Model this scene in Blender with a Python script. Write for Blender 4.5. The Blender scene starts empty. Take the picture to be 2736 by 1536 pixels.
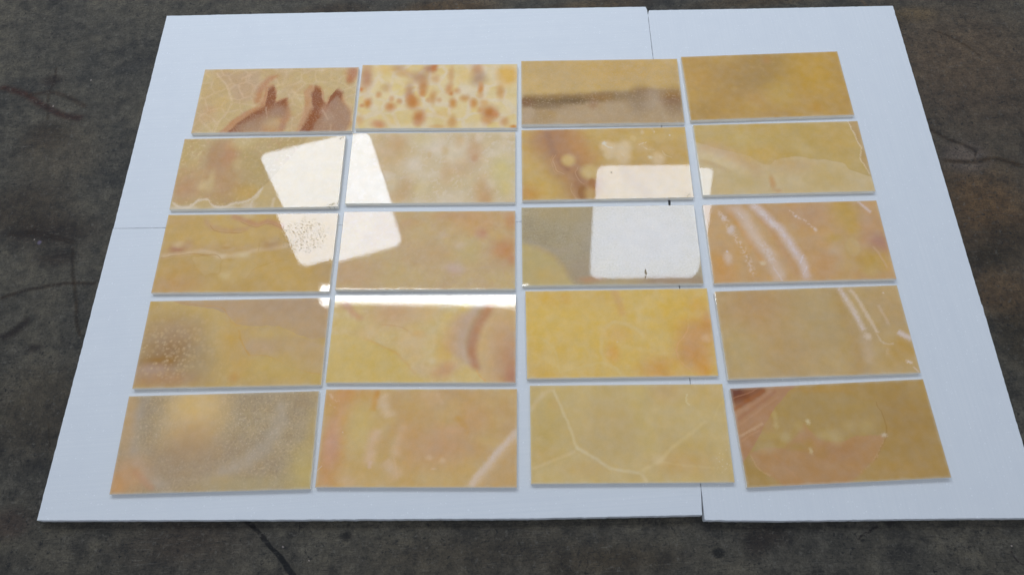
import bpy, bmesh, math, random
from mathutils import Vector, Matrix

# ------------------------------------------------------------------ data: poses in metres, stone patterns in millimetres
STONE, BOARD, FITTING = {}, {}, {}
CAMERA = dict(lens=26.0465, height=2.27201, pitch=1.13931, roll=-0.05063)
STONE['11'] = dict(pos=(-0.86939, 1.89185, -0.04517), tilt=(0.0, 0.0), base=((0.76, 0.515, 0.219), (0.836, 0.587, 0.274), (0.723, 0.448, 0.206)), flecks=[], marks=[
  ('r',(-135.3,47.7),[(-239.6,128.4),(-85.5,136.3),(-68.0,53.5),(-85.5,-2.4),(-160.7,-8.0),(-188.9,45.1)],(0.705,0.429,0.235),0.7,17.1,1),
  ('b',-247.7,39.1,42.8,56.7,0,(0.741,0.474,0.176),0.5,0.85,1),
  ('b',-203.7,-21.1,31.1,31.3,0,(0.797,0.474,0.142),0.5,0.85,1),
  ('b',-253.2,-44.5,22.5,17.3,0,(0.76,0.374,0.158),0.6,0.85,1),
  ('b',-255.2,-82.1,33.6,27.3,0,(0.76,0.435,0.216),0.5,0.85,1),
  ('k',18,0.05,(0.937,0.665,0.398),0.3),
  ('v',[(-255.3,136.0),(-232.6,103.0),(-204.9,73.8),(-190.7,38.1),(-172.0,-7.8)],6.88,(0.937,0.665,0.398),0.406,0.95,1,0),
  ('v',[(-170.9,-14.8),(-185.7,-62.8),(-207.0,-103.3),(-218.6,-150.2)],7.69,(0.916,0.649,0.367),0.406,0.95,1,0),
  ('v',[(-112.2,122.4),(-131.3,115.5),(-152.1,101.5)],5.87,(0.937,0.665,0.398),0.348,0.95,1,0),
  ('v',[(-165.8,-11.4),(-119.6,-19.2),(-78.6,-30.3)],5.77,(0.875,0.602,0.367),0.348,0.95,1,0),
  ('v',[(51.5,51.3),(92.3,-5.6),(115.7,-61.2),(98.7,-105.1)],7.73,(0.916,0.665,0.367),0.348,0.95,1,0),
  ('v',[(115.6,136.1),(88.5,122.2),(62.9,97.4)],6.84,(0.896,0.633,0.338),0.348,0.95,1,0),
  ('v',[(200.1,94.9),(250.6,72.5),(302.0,36.2)],6.79,(0.896,0.633,0.338),0.348,0.95,1,0),
  ('v',[(-15.6,118.7),(-40.2,99.4),(-62.8,57.0),(-70.5,11.3),(-74.5,-20.0)],26.94,(0.653,0.239,0.086),0.736,1,2,0),
  ('r',(-33.5,-72.3),[(-198.3,-155.5),(-162.9,-100.7),(-114.1,-55.5),(-62.2,-27.1),(-48.8,17.9),(-49.6,63.8),(-22.5,74.0),(-4.4,45.3),(-0.7,-3.9),(39.8,9.3),(50.7,-32.6),(65.1,-80.8),(48.1,-121.1),(39.2,-159.5),(-98.8,-157.2)],(0.67,0.267,0.11),0.75,11.74,2),
  ('r',(-30.2,-75.8),[(-167.9,-156.0),(-134.0,-108.0),(-85.0,-62.9),(-42.0,-30.9),(-37.9,10.7),(-38.1,53.0),(-18.2,63.3),(-5.9,24.2),(-2.2,-14.3),(37.9,2.4),(45.1,-32.5),(37.3,-80.3),(-23.2,-106.4),(-75.3,-129.1),(-109.8,-157.0)],(0.338,0.098,0.03),0.9,12.85,2),
  ('b',12.7,-62.8,42.0,32.6,0,(0.525,0.287,0.157),0.85,0.7,2),
  ('b',-51.4,-102.6,61.2,27.1,22,(0.54,0.308,0.163),0.8,0.7,2),
  ('b',-79.4,-139.1,52.6,26.9,0,(0.556,0.318,0.165),0.85,0.7,2),
  ('b',5.6,-113.7,36.1,30.4,0,(0.741,0.474,0.219),0.7,0.7,2),
  ('b',39.7,-121.0,12.5,37.1,0,(0.587,0.267,0.137),0.7,0.8,2),
  ('r',(182.8,-89.6),[(91.5,-160.3),(107.7,-88.3),(110.8,-19.8),(101.1,39.8),(123.3,67.8),(157.7,65.3),(180.8,34.9),(189.1,-17.7),(204.9,-7.6),(209.4,30.8),(235.6,51.5),(254.6,30.0),(263.9,-8.6),(293.5,-57.4),(298.5,-111.9),(281.2,-163.4)],(0.688,0.287,0.123),0.65,11.12,2),
  ('r',(184.1,-76.0),[(105.3,-160.5),(125.6,-98.8),(144.1,-41.1),(131.4,21.7),(146.7,62.0),(174.4,42.0),(179.6,-7.1),(195.8,-28.2),(208.4,13.3),(227.6,46.3),(251.8,30.0),(249.9,-8.4),(226.6,-56.3),(187.8,-110.0),(160.3,-161.4)],(0.338,0.092,0.026),0.9,12.81,2),
  ('r',(222.7,-100.5),[(149.3,-161.3),(165.2,-106.3),(194.2,-66.0),(211.2,-14.6),(233.8,12.8),(262.1,-19.0),(288.6,-64.2),(293.2,-115.2),(275.7,-163.3)],(0.51,0.277,0.154),0.9,10.54,2),
  ('b',190.3,-55.6,16.8,30.9,0,(0.653,0.34,0.182),0.6,0.8,2),
  ('b',208.5,-96.8,19.4,30.5,0,(0.62,0.374,0.219),0.5,0.8,2),
  ('v',[(-35.9,-34.5),(-27.9,-72.4)],4.92,(0.741,0.474,0.284),0.552,0.9,2,0),
  ('v',[(181.6,-52.1),(198.1,-76.3),(211.6,-100.3)],6.99,(0.778,0.487,0.295),0.552,0.9,2,0),
  ('v',[(221.7,-117.3),(222.0,-160.8)],6.91,(0.723,0.461,0.284),0.552,0.9,2,0),
  ('b',285.3,129.2,25.8,32.6,0,(0.603,0.221,0.104),0.85,0.85,1),
  ('b',277.1,93.4,14.3,21.5,0,(0.62,0.195,0.065),0.8,0.85,1),
  ('n',200,0.52,0.62,(0.741,0.474,0.274),0.3,(1,1,0),3),
  ('n',330,0.54,0.64,(0.374,0.164,0.081),0.25,(1,1,0),3)])
STONE['12'] = dict(pos=(-0.24774, 1.87122, -0.05653), tilt=(0.0, 0.0), base=((0.937, 0.665, 0.292), (0.95, 0.7, 0.35), (0.906, 0.618, 0.224)), flecks=[], marks=[
  ('k',13,0.07,(0.95,0.728,0.49),0.6),
  ('b',-288.2,95.9,27.1,64.7,0,(0.686,0.357,0.182),0.9,0.85,1),
  ('b',-278.7,85.1,14.2,32.2,0,(0.66,0.302,0.146),0.6,0.85,1),
  ('b',-300.6,32.0,9.9,9.9,0,(0.796,0.23,0.052),0.8,0.85,1),
  ('b',-163.3,138.3,24.3,17.4,0,(0.704,0.392,0.186),0.8,0.85,1),
  ('b',-138.4,111.0,34.2,17.3,-15,(0.777,0.416,0.157),0.75,0.85,1),
  ('b',-37.0,130.1,24.3,21.0,0,(0.617,0.282,0.136),0.9,0.85,1),
  ('b',-21.8,139.0,11.4,20.0,0,(0.704,0.234,0.066),0.9,0.85,1),
  ('b',-74.4,88.9,34.1,26.9,0,(0.651,0.345,0.173),0.9,0.85,1),
  ('b',-58.9,44.4,17.5,35.3,0,(0.686,0.302,0.105),0.9,0.85,1),
  ('b',-59.8,12.7,11.2,15.8,0,(0.758,0.292,0.066),0.8,0.85,1),
  ('b',-112.2,20.1,16.9,35.1,0,(0.668,0.357,0.179),0.92,0.85,1),
  ('b',-104.7,-7.9,15.4,17.4,0,(0.722,0.302,0.117),0.8,0.85,1),
  ('b',-93.3,-32.3,22.9,27.7,0,(0.704,0.253,0.057),0.95,0.85,1),
  ('b',-65.2,-100.8,22.1,30.5,0,(0.686,0.239,0.057),0.95,0.85,1),
  ('b',-68.8,-131.1,12.4,13.4,0,(0.777,0.329,0.117),0.6,0.85,1),
  ('b',47.2,97.0,10.8,41.2,0,(0.796,0.41,0.141),0.8,0.85,1),
  ('b',41.6,33.1,13.5,21.8,0,(0.796,0.34,0.111),0.85,0.85,1),
  ('b',52.5,10.2,8.4,10.5,0,(0.749,0.272,0.066),0.8,0.85,1),
  ('b',73.0,22.3,13.5,13.3,0,(0.796,0.398,0.141),0.8,0.85,1),
  ('b',-11.6,83.1,15.6,19.7,0,(0.796,0.386,0.148),0.65,0.85,1),
  ('b',-17.9,-8.5,13.4,29.6,0,(0.758,0.362,0.111),0.85,0.85,1),
  ('b',-35.3,-22.3,8.9,9.7,0,(0.777,0.374,0.131),0.7,0.85,1),
  ('b',6.5,-20.8,9.5,11.8,0,(0.796,0.398,0.141),0.7,0.85,1),
  ('b',58.8,-36.7,13.9,22.8,0,(0.777,0.334,0.077),0.92,0.85,1),
  ('b',105.1,-12.8,18.4,15.3,20,(0.758,0.362,0.111),0.85,0.85,1),
  ('b',148.5,121.4,20.5,39.7,0,(0.74,0.368,0.179),0.9,0.85,1),
  ('b',152.5,81.9,29.7,30.3,0,(0.601,0.357,0.203),0.92,0.85,1),
  ('b',163.8,32.2,10.1,24.6,0,(0.796,0.313,0.066),0.92,0.85,1),
  ('b',163.4,-2.7,11.2,12.2,0,(0.835,0.448,0.176),0.6,0.85,1),
  ('b',139.4,-37.2,13.9,20.0,0,(0.777,0.313,0.066),0.92,0.85,1),
  ('b',178.2,-37.4,16.7,17.2,0,(0.855,0.448,0.148),0.7,0.85,1),
  ('b',201.5,-83.8,28.9,32.3,0,(0.668,0.243,0.066),0.95,0.85,1),
  ('b',225.0,-89.0,12.4,13.6,0,(0.758,0.302,0.093),0.8,0.85,1),
  ('b',191.4,-119.2,17.8,18.5,0,(0.787,0.362,0.117),0.8,0.85,1),
  ('b',168.0,-68.2,13.8,13.7,0,(0.796,0.386,0.136),0.7,0.85,1),
  ('b',241.1,17.7,14.5,31.5,0,(0.777,0.374,0.117),0.85,0.85,1),
  ('b',268.0,95.3,42.4,48.3,0,(0.937,0.515,0.111),0.85,0.5,1),
  ('b',257.2,-122.9,15.1,18.5,0,(0.777,0.357,0.121),0.75,0.85,1),
  ('b',292.9,-146.5,15.0,7.3,0,(0.796,0.287,0.054),0.9,0.85,1),
  ('b',59.9,-125.1,17.0,26.9,0,(0.777,0.362,0.117),0.8,0.85,1),
  ('b',-229.3,6.9,10.7,13.3,0,(0.796,0.357,0.121),0.75,0.85,1),
  ('b',-200.9,38.3,18.6,19.4,0,(0.758,0.416,0.162),0.65,0.85,1),
  ('b',-266.2,-34.6,15.1,20.8,0,(0.758,0.292,0.066),0.92,0.85,1),
  ('b',-289.0,-44.8,7.8,8.3,0,(0.787,0.318,0.102),0.8,0.85,1),
  ('b',-178.2,-52.4,17.3,18.6,0,(0.758,0.292,0.066),0.92,0.85,1),
  ('b',-177.0,-14.4,10.1,12.5,0,(0.816,0.386,0.136),0.75,0.85,1),
  ('b',-146.7,-26.7,10.6,11.8,0,(0.777,0.362,0.124),0.8,0.85,1),
  ('b',-217.2,-133.7,24.8,17.5,-20,(0.758,0.318,0.131),0.9,0.85,1),
  ('b',-292.2,-113.1,15.2,18.6,0,(0.855,0.448,0.162),0.65,0.85,1),
  ('b',6.1,-144.9,27.4,9.4,0,(0.835,0.448,0.162),0.7,0.85,1),
  ('b',-214.2,131.5,31.5,23.6,0,(0.937,0.572,0.148),0.7,0.85,1),
  ('b',98.2,96.6,31.2,34.0,0,(0.937,0.587,0.157),0.65,0.85,1),
  ('b',-149.8,34.4,22.6,28.2,0,(0.937,0.649,0.191),0.5,0.85,1),
  ('b',19.6,-87.8,33.1,17.0,0,(0.896,0.55,0.206),0.5,0.85,1),
  ('b',-169.5,-110.4,19.3,20.3,0,(0.916,0.587,0.206),0.5,0.85,1)])
STONE['13'] = dict(pos=(0.37833, 1.85350, -0.04642), tilt=(0.0, 0.0), base=((0.741, 0.461, 0.165), (0.797, 0.501, 0.182), (0.688, 0.435, 0.171)), flecks=[], marks=[
  ('b',85.1,99.5,168.8,64.6,0,(0.778,0.448,0.134),0.5,0.9,1),
  ('b',-155.4,68.0,70.3,53.4,0,(0.76,0.487,0.206),0.5,0.9,1),
  ('e',[(-306.4,-31.2),(-241.1,-23.6),(-157.6,-16.3),(-74.4,-17.7),(9.2,-8.7),(65.0,-2.7),(120.2,-7.1),(162.6,4.3),(232.1,6.6),(311.1,-6.9)],(-24.0,-124.5),(0.587,0.38,0.2),0.9,13.33,2),
  ('v',[(-306.4,-31.2),(-227.3,-27.3),(-157.9,-26.7),(-74.8,-28.1),(-5.3,-22.4),(50.4,-16.4)],26.03,(0.495,0.267,0.078),0.69,1,2,0),
  ('v',[(-306.5,-51.9),(-241.7,-63.3),(-186.3,-57.3),(-130.7,-44.5),(-61.7,-45.6)],27.68,(0.281,0.157,0.058),0.782,1,2,0),
  ('v',[(-306.5,-41.6),(-185.9,-36.7),(-47.2,-30.3),(119.0,-24.5),(309.5,-24.2)],38.12,(0.314,0.179,0.063),0.64,1,1,0),
  ('v',[(-306.4,-38.1),(-158.4,-47.5),(7.8,-36.4)],17.34,(0.231,0.129,0.045),0.552,1,2,0),
  ('b',-288.5,-48.7,30.5,18.9,0,(0.349,0.164,0.073),0.75,0.85,1),
  ('b',-8.4,-29.3,44.2,17.3,0,(0.453,0.23,0.073),0.7,0.85,1),
  ('b',-32.1,-63.3,16.5,20.5,0,(0.453,0.221,0.094),0.6,0.85,2),
  ('b',158.7,-11.3,38.7,27.8,0,(0.426,0.221,0.073),0.85,0.85,1),
  ('b',141.7,-55.9,38.5,48.0,0,(0.399,0.257,0.139),0.7,0.85,1),
  ('b',200.7,-39.7,38.5,44.7,0,(0.587,0.398,0.241),0.7,0.85,1),
  ('b',276.4,-23.7,41.3,31.1,0,(0.481,0.239,0.054),0.85,0.9,2),
  ('b',273.8,-52.9,38.4,25.7,0,(0.349,0.164,0.073),0.8,0.9,2),
  ('b',276.3,-85.4,35.5,30.5,0,(0.399,0.239,0.115),0.7,0.85,1),
  ('b',-198.5,-111.6,21.9,23.6,0,(0.62,0.34,0.088),0.6,0.85,1),
  ('b',-220.5,-118.0,43.8,33.7,0,(0.51,0.308,0.124),0.65,0.85,1),
  ('b',-181.0,-67.7,49.6,17.1,0,(0.374,0.23,0.112),0.6,0.85,1),
  ('b',-283.5,-113.6,24.7,30.4,0,(0.67,0.448,0.269),0.6,0.85,1),
  ('b',-78.5,-123.6,114.6,30.3,0,(0.688,0.448,0.232),0.5,0.9,1),
  ('n',140,0.52,0.68,(0.741,0.515,0.308),0.35,(1,1,0),3),
  ('n',230,0.55,0.7,(0.386,0.23,0.112),0.2,(1,1,0),3)])
STONE['14'] = dict(pos=(1.00825, 1.84181, -0.01974), tilt=(0.0, 0.0), base=((0.658, 0.373, 0.108), (0.709, 0.408, 0.116), (0.625, 0.351, 0.112)), flecks=[], marks=[
  ('b',37.9,85.4,94.8,71.2,0,(0.49,0.289,0.093),0.85,0.9,1),
  ('b',-94.1,48.5,152.8,77.6,0,(0.548,0.314,0.103),0.65,0.9,1),
  ('b',-43.2,17.9,69.1,34.9,0,(0.49,0.289,0.093),0.4,0.9,1),
  ('b',198.5,46.1,116.2,116.2,0,(0.744,0.408,0.068),0.75,0.9,1),
  ('b',286.5,67.1,44.4,53.1,0,(0.625,0.34,0.078),0.5,0.9,1),
  ('b',51.8,-42.0,49.2,54.9,0,(0.709,0.431,0.108),0.7,0.9,1),
  ('b',-249.3,-107.7,43.5,40.4,0,(0.533,0.299,0.082),0.55,0.9,1),
  ('b',-248.8,41.1,55.6,42.2,0,(0.726,0.396,0.112),0.5,0.9,1),
  ('b',24.5,122.1,16.8,18.0,0,(0.641,0.299,0.082),0.5,0.85,1),
  ('b',169.4,-115.5,21.6,20.1,0,(0.691,0.34,0.064),0.5,0.85,1),
  ('b',-48.5,-65.2,32.8,20.4,0,(0.709,0.384,0.112),0.5,0.85,1),
  ('n',40,0.5,0.75,(0.726,0.431,0.138),0.3,(1,1,0),3)])
STONE['21'] = dict(pos=(-0.90350, 1.56186, -0.04330), tilt=(-0.00822, -0.00374), base=((0.705, 0.467, 0.188), (0.653, 0.422, 0.165), (0.76, 0.529, 0.232)), flecks=[(291.5, 140.0, 14.8, 14.2, 0.5), (287.2, -145.7, 36.7, 13.0, 0.5), (295.2, -126.2, 5.7, 13.1, 0.4)], marks=[
  ('n',70,0.5,0.66,(0.896,0.649,0.34),0.5,(1,1,0),3),
  ('n',45,0.5,0.7,(0.688,0.374,0.177),0.45,(1,1,0),3),
  ('b',-154.7,67.0,58.8,80.4,0,(0.587,0.318,0.157),0.85,0.5,1),
  ('b',-117.6,73.3,27.9,40.2,0,(0.723,0.34,0.149),0.6,0.8,1),
  ('b',-172.8,105.8,23.7,28.3,0,(0.653,0.374,0.171),0.6,0.85,1),
  ('b',-134.2,122.8,17.8,21.3,0,(0.76,0.398,0.165),0.5,0.85,1),
  ('b',-242.1,-34.5,69.6,67.8,0,(0.688,0.386,0.178),0.65,0.85,1),
  ('b',-119.4,-43.2,72.2,77.7,0,(0.67,0.368,0.174),0.75,0.85,1),
  ('b',-263.7,-74.4,43.2,43.5,0,(0.688,0.362,0.177),0.65,0.85,1),
  ('b',-172.6,-35.6,11.6,40.6,0,(0.816,0.587,0.259),0.5,0.85,2),
  ('b',-198.0,-55.4,20.2,20.2,0,(0.896,0.649,0.308),0.6,0.85,2),
  ('b',-79.0,128.9,41.5,24.9,0,(0.896,0.649,0.308),0.5,0.85,1),
  ('b',-85.8,38.1,17.5,20.8,0,(0.856,0.587,0.259),0.5,0.85,1),
  ('b',-17.5,9.4,64.0,75.5,0,(0.636,0.422,0.16),0.6,0.85,1),
  ('b',-32.2,-88.1,48.7,29.9,0,(0.76,0.435,0.1),0.6,0.85,1),
  ('e',[(-299.5,-120.2),(-268.6,-140.4),(-244.9,-145.6),(-224.2,-134.5),(-204.8,-115.1),(-171.1,-112.4),(-155.8,-135.6),(-137.3,-144.0),(-108.4,-147.7),(-82.2,-133.4),(-54.5,-129.0),(-27.3,-121.2),(-6.9,-105.0),(12.7,-82.2),(46.1,-32.4)],(32.4,-141.8),(0.76,0.515,0.223),0.8,2.29,1),
  ('v',[(-298.9,-123.5),(-268.3,-142.0),(-244.6,-147.3),(-223.9,-136.2),(-204.6,-116.8),(-171.0,-113.0),(-155.8,-135.6),(-137.3,-144.0),(-108.2,-148.7),(-82.0,-135.1),(-54.4,-129.9),(-27.0,-122.8),(-6.6,-106.7),(12.7,-82.2),(25.0,-67.4)],9.67,(0.95,0.742,0.522),0.637,0.9,2,0),
  ('b',-261.7,-147.0,51.3,9.8,0,(0.916,0.715,0.499),0.7,0.85,1),
  ('v',[(-8.3,-154.2),(-6.9,-124.8),(9.3,-98.7),(23.0,-74.0)],8.11,(0.937,0.731,0.499),0.525,0.9,2,0),
  ('v',[(68.6,-158.6),(68.0,-132.5),(70.6,-109.6)],9.56,(0.916,0.698,0.453),0.525,0.9,2,0),
  ('b',-108.4,-147.7,39.8,6.5,0,(0.95,0.744,0.527),0.7,0.85,2),
  ('b',-18.2,-144.2,22.7,16.3,0,(0.875,0.665,0.453),0.6,0.85,1)])
STONE['22'] = dict(pos=(-0.26992, 1.54609, -0.04878), tilt=(0.00252, 0.00097), base=((0.875, 0.635, 0.363), (0.816, 0.582, 0.298), (0.926, 0.706, 0.453)), flecks=[(-289.5, 150.6, 17.4, 7.0, 0.4)], marks=[
  ('n',60,0.5,0.66,(0.95,0.734,0.524),0.5,(1,1,0),3),
  ('b',-156.6,76.0,57.3,79.0,0,(0.778,0.458,0.188),0.6,0.85,1),
  ('b',-129.8,103.2,25.9,31.2,0,(0.741,0.408,0.165),0.5,0.85,1),
  ('b',152.3,65.4,27.0,58.1,0,(0.723,0.373,0.171),0.56,0.85,1),
  ('b',155.7,38.1,11.3,15.2,0,(0.76,0.35,0.144),0.6,0.85,1),
  ('b',106.2,-8.4,31.0,33.4,0,(0.797,0.458,0.214),0.49,0.85,1),
  ('b',189.8,-111.2,31.8,58.2,0,(0.778,0.396,0.154),0.56,0.85,1),
  ('b',198.5,-137.0,16.5,22.5,0,(0.705,0.373,0.168),0.5,0.85,1),
  ('b',-91.8,-88.7,26.5,42.4,0,(0.76,0.42,0.176),0.52,0.85,1),
  ('b',-120.1,-124.1,27.8,24.2,0,(0.778,0.458,0.197),0.52,0.85,1),
  ('b',43.7,73.5,12.9,18.9,0,(0.797,0.484,0.165),0.56,0.85,1),
  ('b',-11.0,53.7,6.8,13.6,0,(0.778,0.484,0.176),0.49,0.85,1),
  ('b',53.4,-27.8,19.7,43.2,0,(0.816,0.484,0.214),0.65,0.85,1),
  ('b',96.6,114.2,17.2,27.8,0,(0.816,0.497,0.206),0.6,0.85,1),
  ('b',-69.9,13.7,24.1,25.3,0,(0.95,0.734,0.538),0.49,0.8,2),
  ('b',-0.3,98.1,37.3,31.1,0,(0.95,0.742,0.55),0.6,0.85,1),
  ('b',170.8,130.7,14.4,20.9,0,(0.95,0.734,0.522),0.6,0.85,2),
  ('b',219.6,-72.5,18.4,19.6,0,(0.95,0.734,0.495),0.5,0.85,2),
  ('b',223.5,54.3,22.7,17.0,0,(0.95,0.75,0.55),0.5,0.85,1),
  ('b',258.1,-16.8,42.1,59.9,0,(0.836,0.627,0.206),0.65,0.85,1),
  ('b',269.9,-95.8,22.2,32.5,0,(0.856,0.612,0.188),0.6,0.85,1),
  ('b',-162.5,-38.7,22.5,16.6,0,(0.95,0.734,0.515),0.6,0.85,1),
  ('b',-33.0,-92.6,30.7,29.3,0,(0.856,0.612,0.259),0.5,0.85,1),
  ('b',-35.8,119.4,46.1,27.8,0,(0.856,0.627,0.269),0.5,0.85,1)])
STONE['23'] = dict(pos=(0.36302, 1.52600, -0.04066), tilt=(-0.00321, -0.00073), base=((0.777, 0.475, 0.149), (0.74, 0.436, 0.134), (0.816, 0.524, 0.182)), flecks=[(282.4, -141.0, 22.2, 16.3, 0.47), (19.4, -41.5, 4.0, 4.0, 0.9), (236.1, -130.4, 33.4, 9.8, 0.3)], marks=[
  ('b',126.7,-102.0,140.1,66.0,0,(0.74,0.482,0.223),0.7,0.85,1),
  ('b',-264.5,58.2,46.3,86.9,0,(0.816,0.496,0.171),0.5,0.85,1),
  ('v',[(-224.9,149.1),(-188.7,81.1),(-156.2,14.6),(-109.9,-44.1),(-80.8,-91.5),(-78.3,-157.2)],120.84,(0.584,0.3,0.134),0.76,1,0,0),
  ('v',[(-151.7,147.5),(-118.7,93.7),(-83.0,47.6),(-36.3,5.4)],73.14,(0.704,0.333,0.112),0.64,1,0,0),
  ('b',-187.7,116.3,69.9,81.4,0,(0.584,0.28,0.134),0.8,0.8,0),
  ('b',-139.1,10.8,54.4,61.6,0,(0.601,0.29,0.139),0.8,0.8,0),
  ('b',-89.4,-94.6,47.9,72.9,0,(0.584,0.28,0.129),0.75,0.8,0),
  ('b',-95.7,89.7,31.9,56.1,0,(0.722,0.344,0.124),0.6,0.9,0),
  ('v',[(-213.3,145.3),(-194.5,81.2),(-181.6,28.9)],21.95,(0.478,0.241,0.132),0.64,1,1,0),
  ('v',[(-173.0,28.7),(-156.8,-2.5),(-135.0,-33.5)],17.96,(0.463,0.205,0.1),0.56,1,1,0),
  ('v',[(-112.4,-37.3),(-96.6,-64.5),(-80.5,-84.8)],21.31,(0.499,0.241,0.124),0.56,1,1,0),
  ('b',-134.7,14.2,24.4,24.0,-20,(0.855,0.554,0.206),0.9,0.55,0),
  ('b',-58.5,-38.4,32.6,29.7,-15,(0.835,0.554,0.214),0.9,0.5,0),
  ('v',[(-181.3,39.2),(-190.8,8.4),(-180.3,-22.5),(-152.5,-45.0)],3.92,(0.816,0.496,0.269),0.464,0.95,1,0),
  ('v',[(-189.9,39.4),(-198.0,8.6),(-186.2,-29.1),(-158.4,-51.6)],3.43,(0.796,0.469,0.236),0.348,0.95,1,0),
  ('v',[(-100.2,-17.2),(-109.9,-44.1),(-99.7,-71.1),(-80.7,-88.1)],3.39,(0.816,0.496,0.269),0.406,0.95,1,0),
  ('v',[(-125.6,-84.0),(-129.5,-110.4),(-114.2,-150.0)],2.82,(0.758,0.442,0.223),0.48,0.95,1,0),
  ('v',[(-104.0,-107.6),(-107.8,-130.5),(-92.3,-160.2)],2.46,(0.758,0.442,0.223),0.48,0.95,1,0),
  ('b',-87.9,-124.3,21.0,32.8,0,(0.463,0.196,0.058),0.92,0.4,1),
  ('b',-52.5,-88.7,15.5,21.6,0,(0.537,0.222,0.073),0.85,0.4,1),
  ('b',-106.2,-91.0,11.3,14.9,0,(0.522,0.231,0.094),0.7,0.85,1),
  ('b',-63.0,-131.4,16.8,26.2,0,(0.796,0.469,0.144),0.7,0.85,1),
  ('b',-278.8,-120.8,42.2,29.6,0,(0.777,0.344,0.088),0.7,0.85,1),
  ('b',-233.2,-95.2,42.3,39.8,0,(0.835,0.496,0.112),0.5,0.85,1),
  ('b',7.7,73.6,24.5,24.4,0,(0.95,0.66,0.355),0.75,0.55,1),
  ('b',41.4,59.0,25.9,27.8,0,(0.95,0.66,0.355),0.75,0.55,1),
  ('b',76.4,65.2,24.5,29.6,0,(0.95,0.66,0.355),0.75,0.55,1),
  ('b',14.1,35.3,17.8,20.7,0,(0.95,0.66,0.355),0.75,0.55,1),
  ('b',65.0,23.9,31.5,30.9,0,(0.95,0.66,0.355),0.75,0.55,1),
  ('b',108.3,106.6,11.6,12.7,0,(0.875,0.584,0.241),0.7,0.4,1),
  ('b',29.4,4.1,17.1,13.7,0,(0.816,0.51,0.2),0.6,0.85,1),
  ('v',[(123.8,81.7),(153.8,60.2),(194.8,35.1)],23.53,(0.835,0.539,0.232),0.493,0.95,1,0),
  ('b',134.0,64.0,20.1,27.8,0,(0.816,0.496,0.194),0.6,0.85,1),
  ('v',[(212.5,72.9),(238.0,37.7),(267.7,19.9)],30.31,(0.796,0.496,0.2),0.522,0.95,1,0),
  ('b',193.0,14.5,25.7,25.7,0,(0.95,0.66,0.355),0.75,0.55,1),
  ('b',159.3,22.0,17.1,17.1,0,(0.835,0.524,0.214),0.7,0.85,1),
  ('v',[(-4.3,91.3),(6.4,75.4),(30.2,64.4)],4.89,(0.95,0.769,0.55),0.712,0.8,2,0),
  ('b',1.2,86.0,8.7,7.7,0,(0.95,0.785,0.578),0.9,0.7,2),
  ('v',[(62.5,72.5),(73.1,58.3)],3.0,(0.95,0.731,0.414),0.6,0.8,2,0),
  ('v',[(60.3,39.5),(70.9,27.2)],3.36,(0.95,0.732,0.463),0.6,0.8,2,0),
  ('v',[(127.7,76.4),(141.4,84.8),(156.1,88.0)],2.62,(0.95,0.752,0.504),0.675,0.8,2,0),
  ('v',[(137.4,70.9),(162.1,56.5),(182.2,56.1)],2.25,(0.95,0.733,0.454),0.525,0.8,2,0),
  ('v',[(175.8,151.3),(185.0,140.4),(188.2,126.2)],3.03,(0.95,0.767,0.545),0.675,0.8,2,0),
  ('b',145.2,134.2,6.4,7.8,0,(0.95,0.712,0.441),0.8,0.85,2),
  ('b',165.0,21.9,7.4,7.5,0,(0.95,0.748,0.463),0.8,0.85,2),
  ('v',[(210.3,48.6),(220.2,31.1),(244.6,16.9)],2.92,(0.95,0.729,0.42),0.406,0.95,1,0),
  ('b',245.5,117.9,3.5,2.8,0,(0.95,0.776,0.549),0.9,0.85,1),
  ('b',20.1,-53.3,32.5,45.3,0,(0.816,0.524,0.214),0.45,0.3,1),
  ('v',[(62.0,-20.4),(84.2,-68.0),(120.3,-111.8),(158.7,-155.0)],31.97,(0.634,0.379,0.164),0.4,1,1,0),
  ('b',117.0,145.4,101.9,17.8,0,(0.777,0.455,0.124),0.5,0.85,1)])
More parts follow.
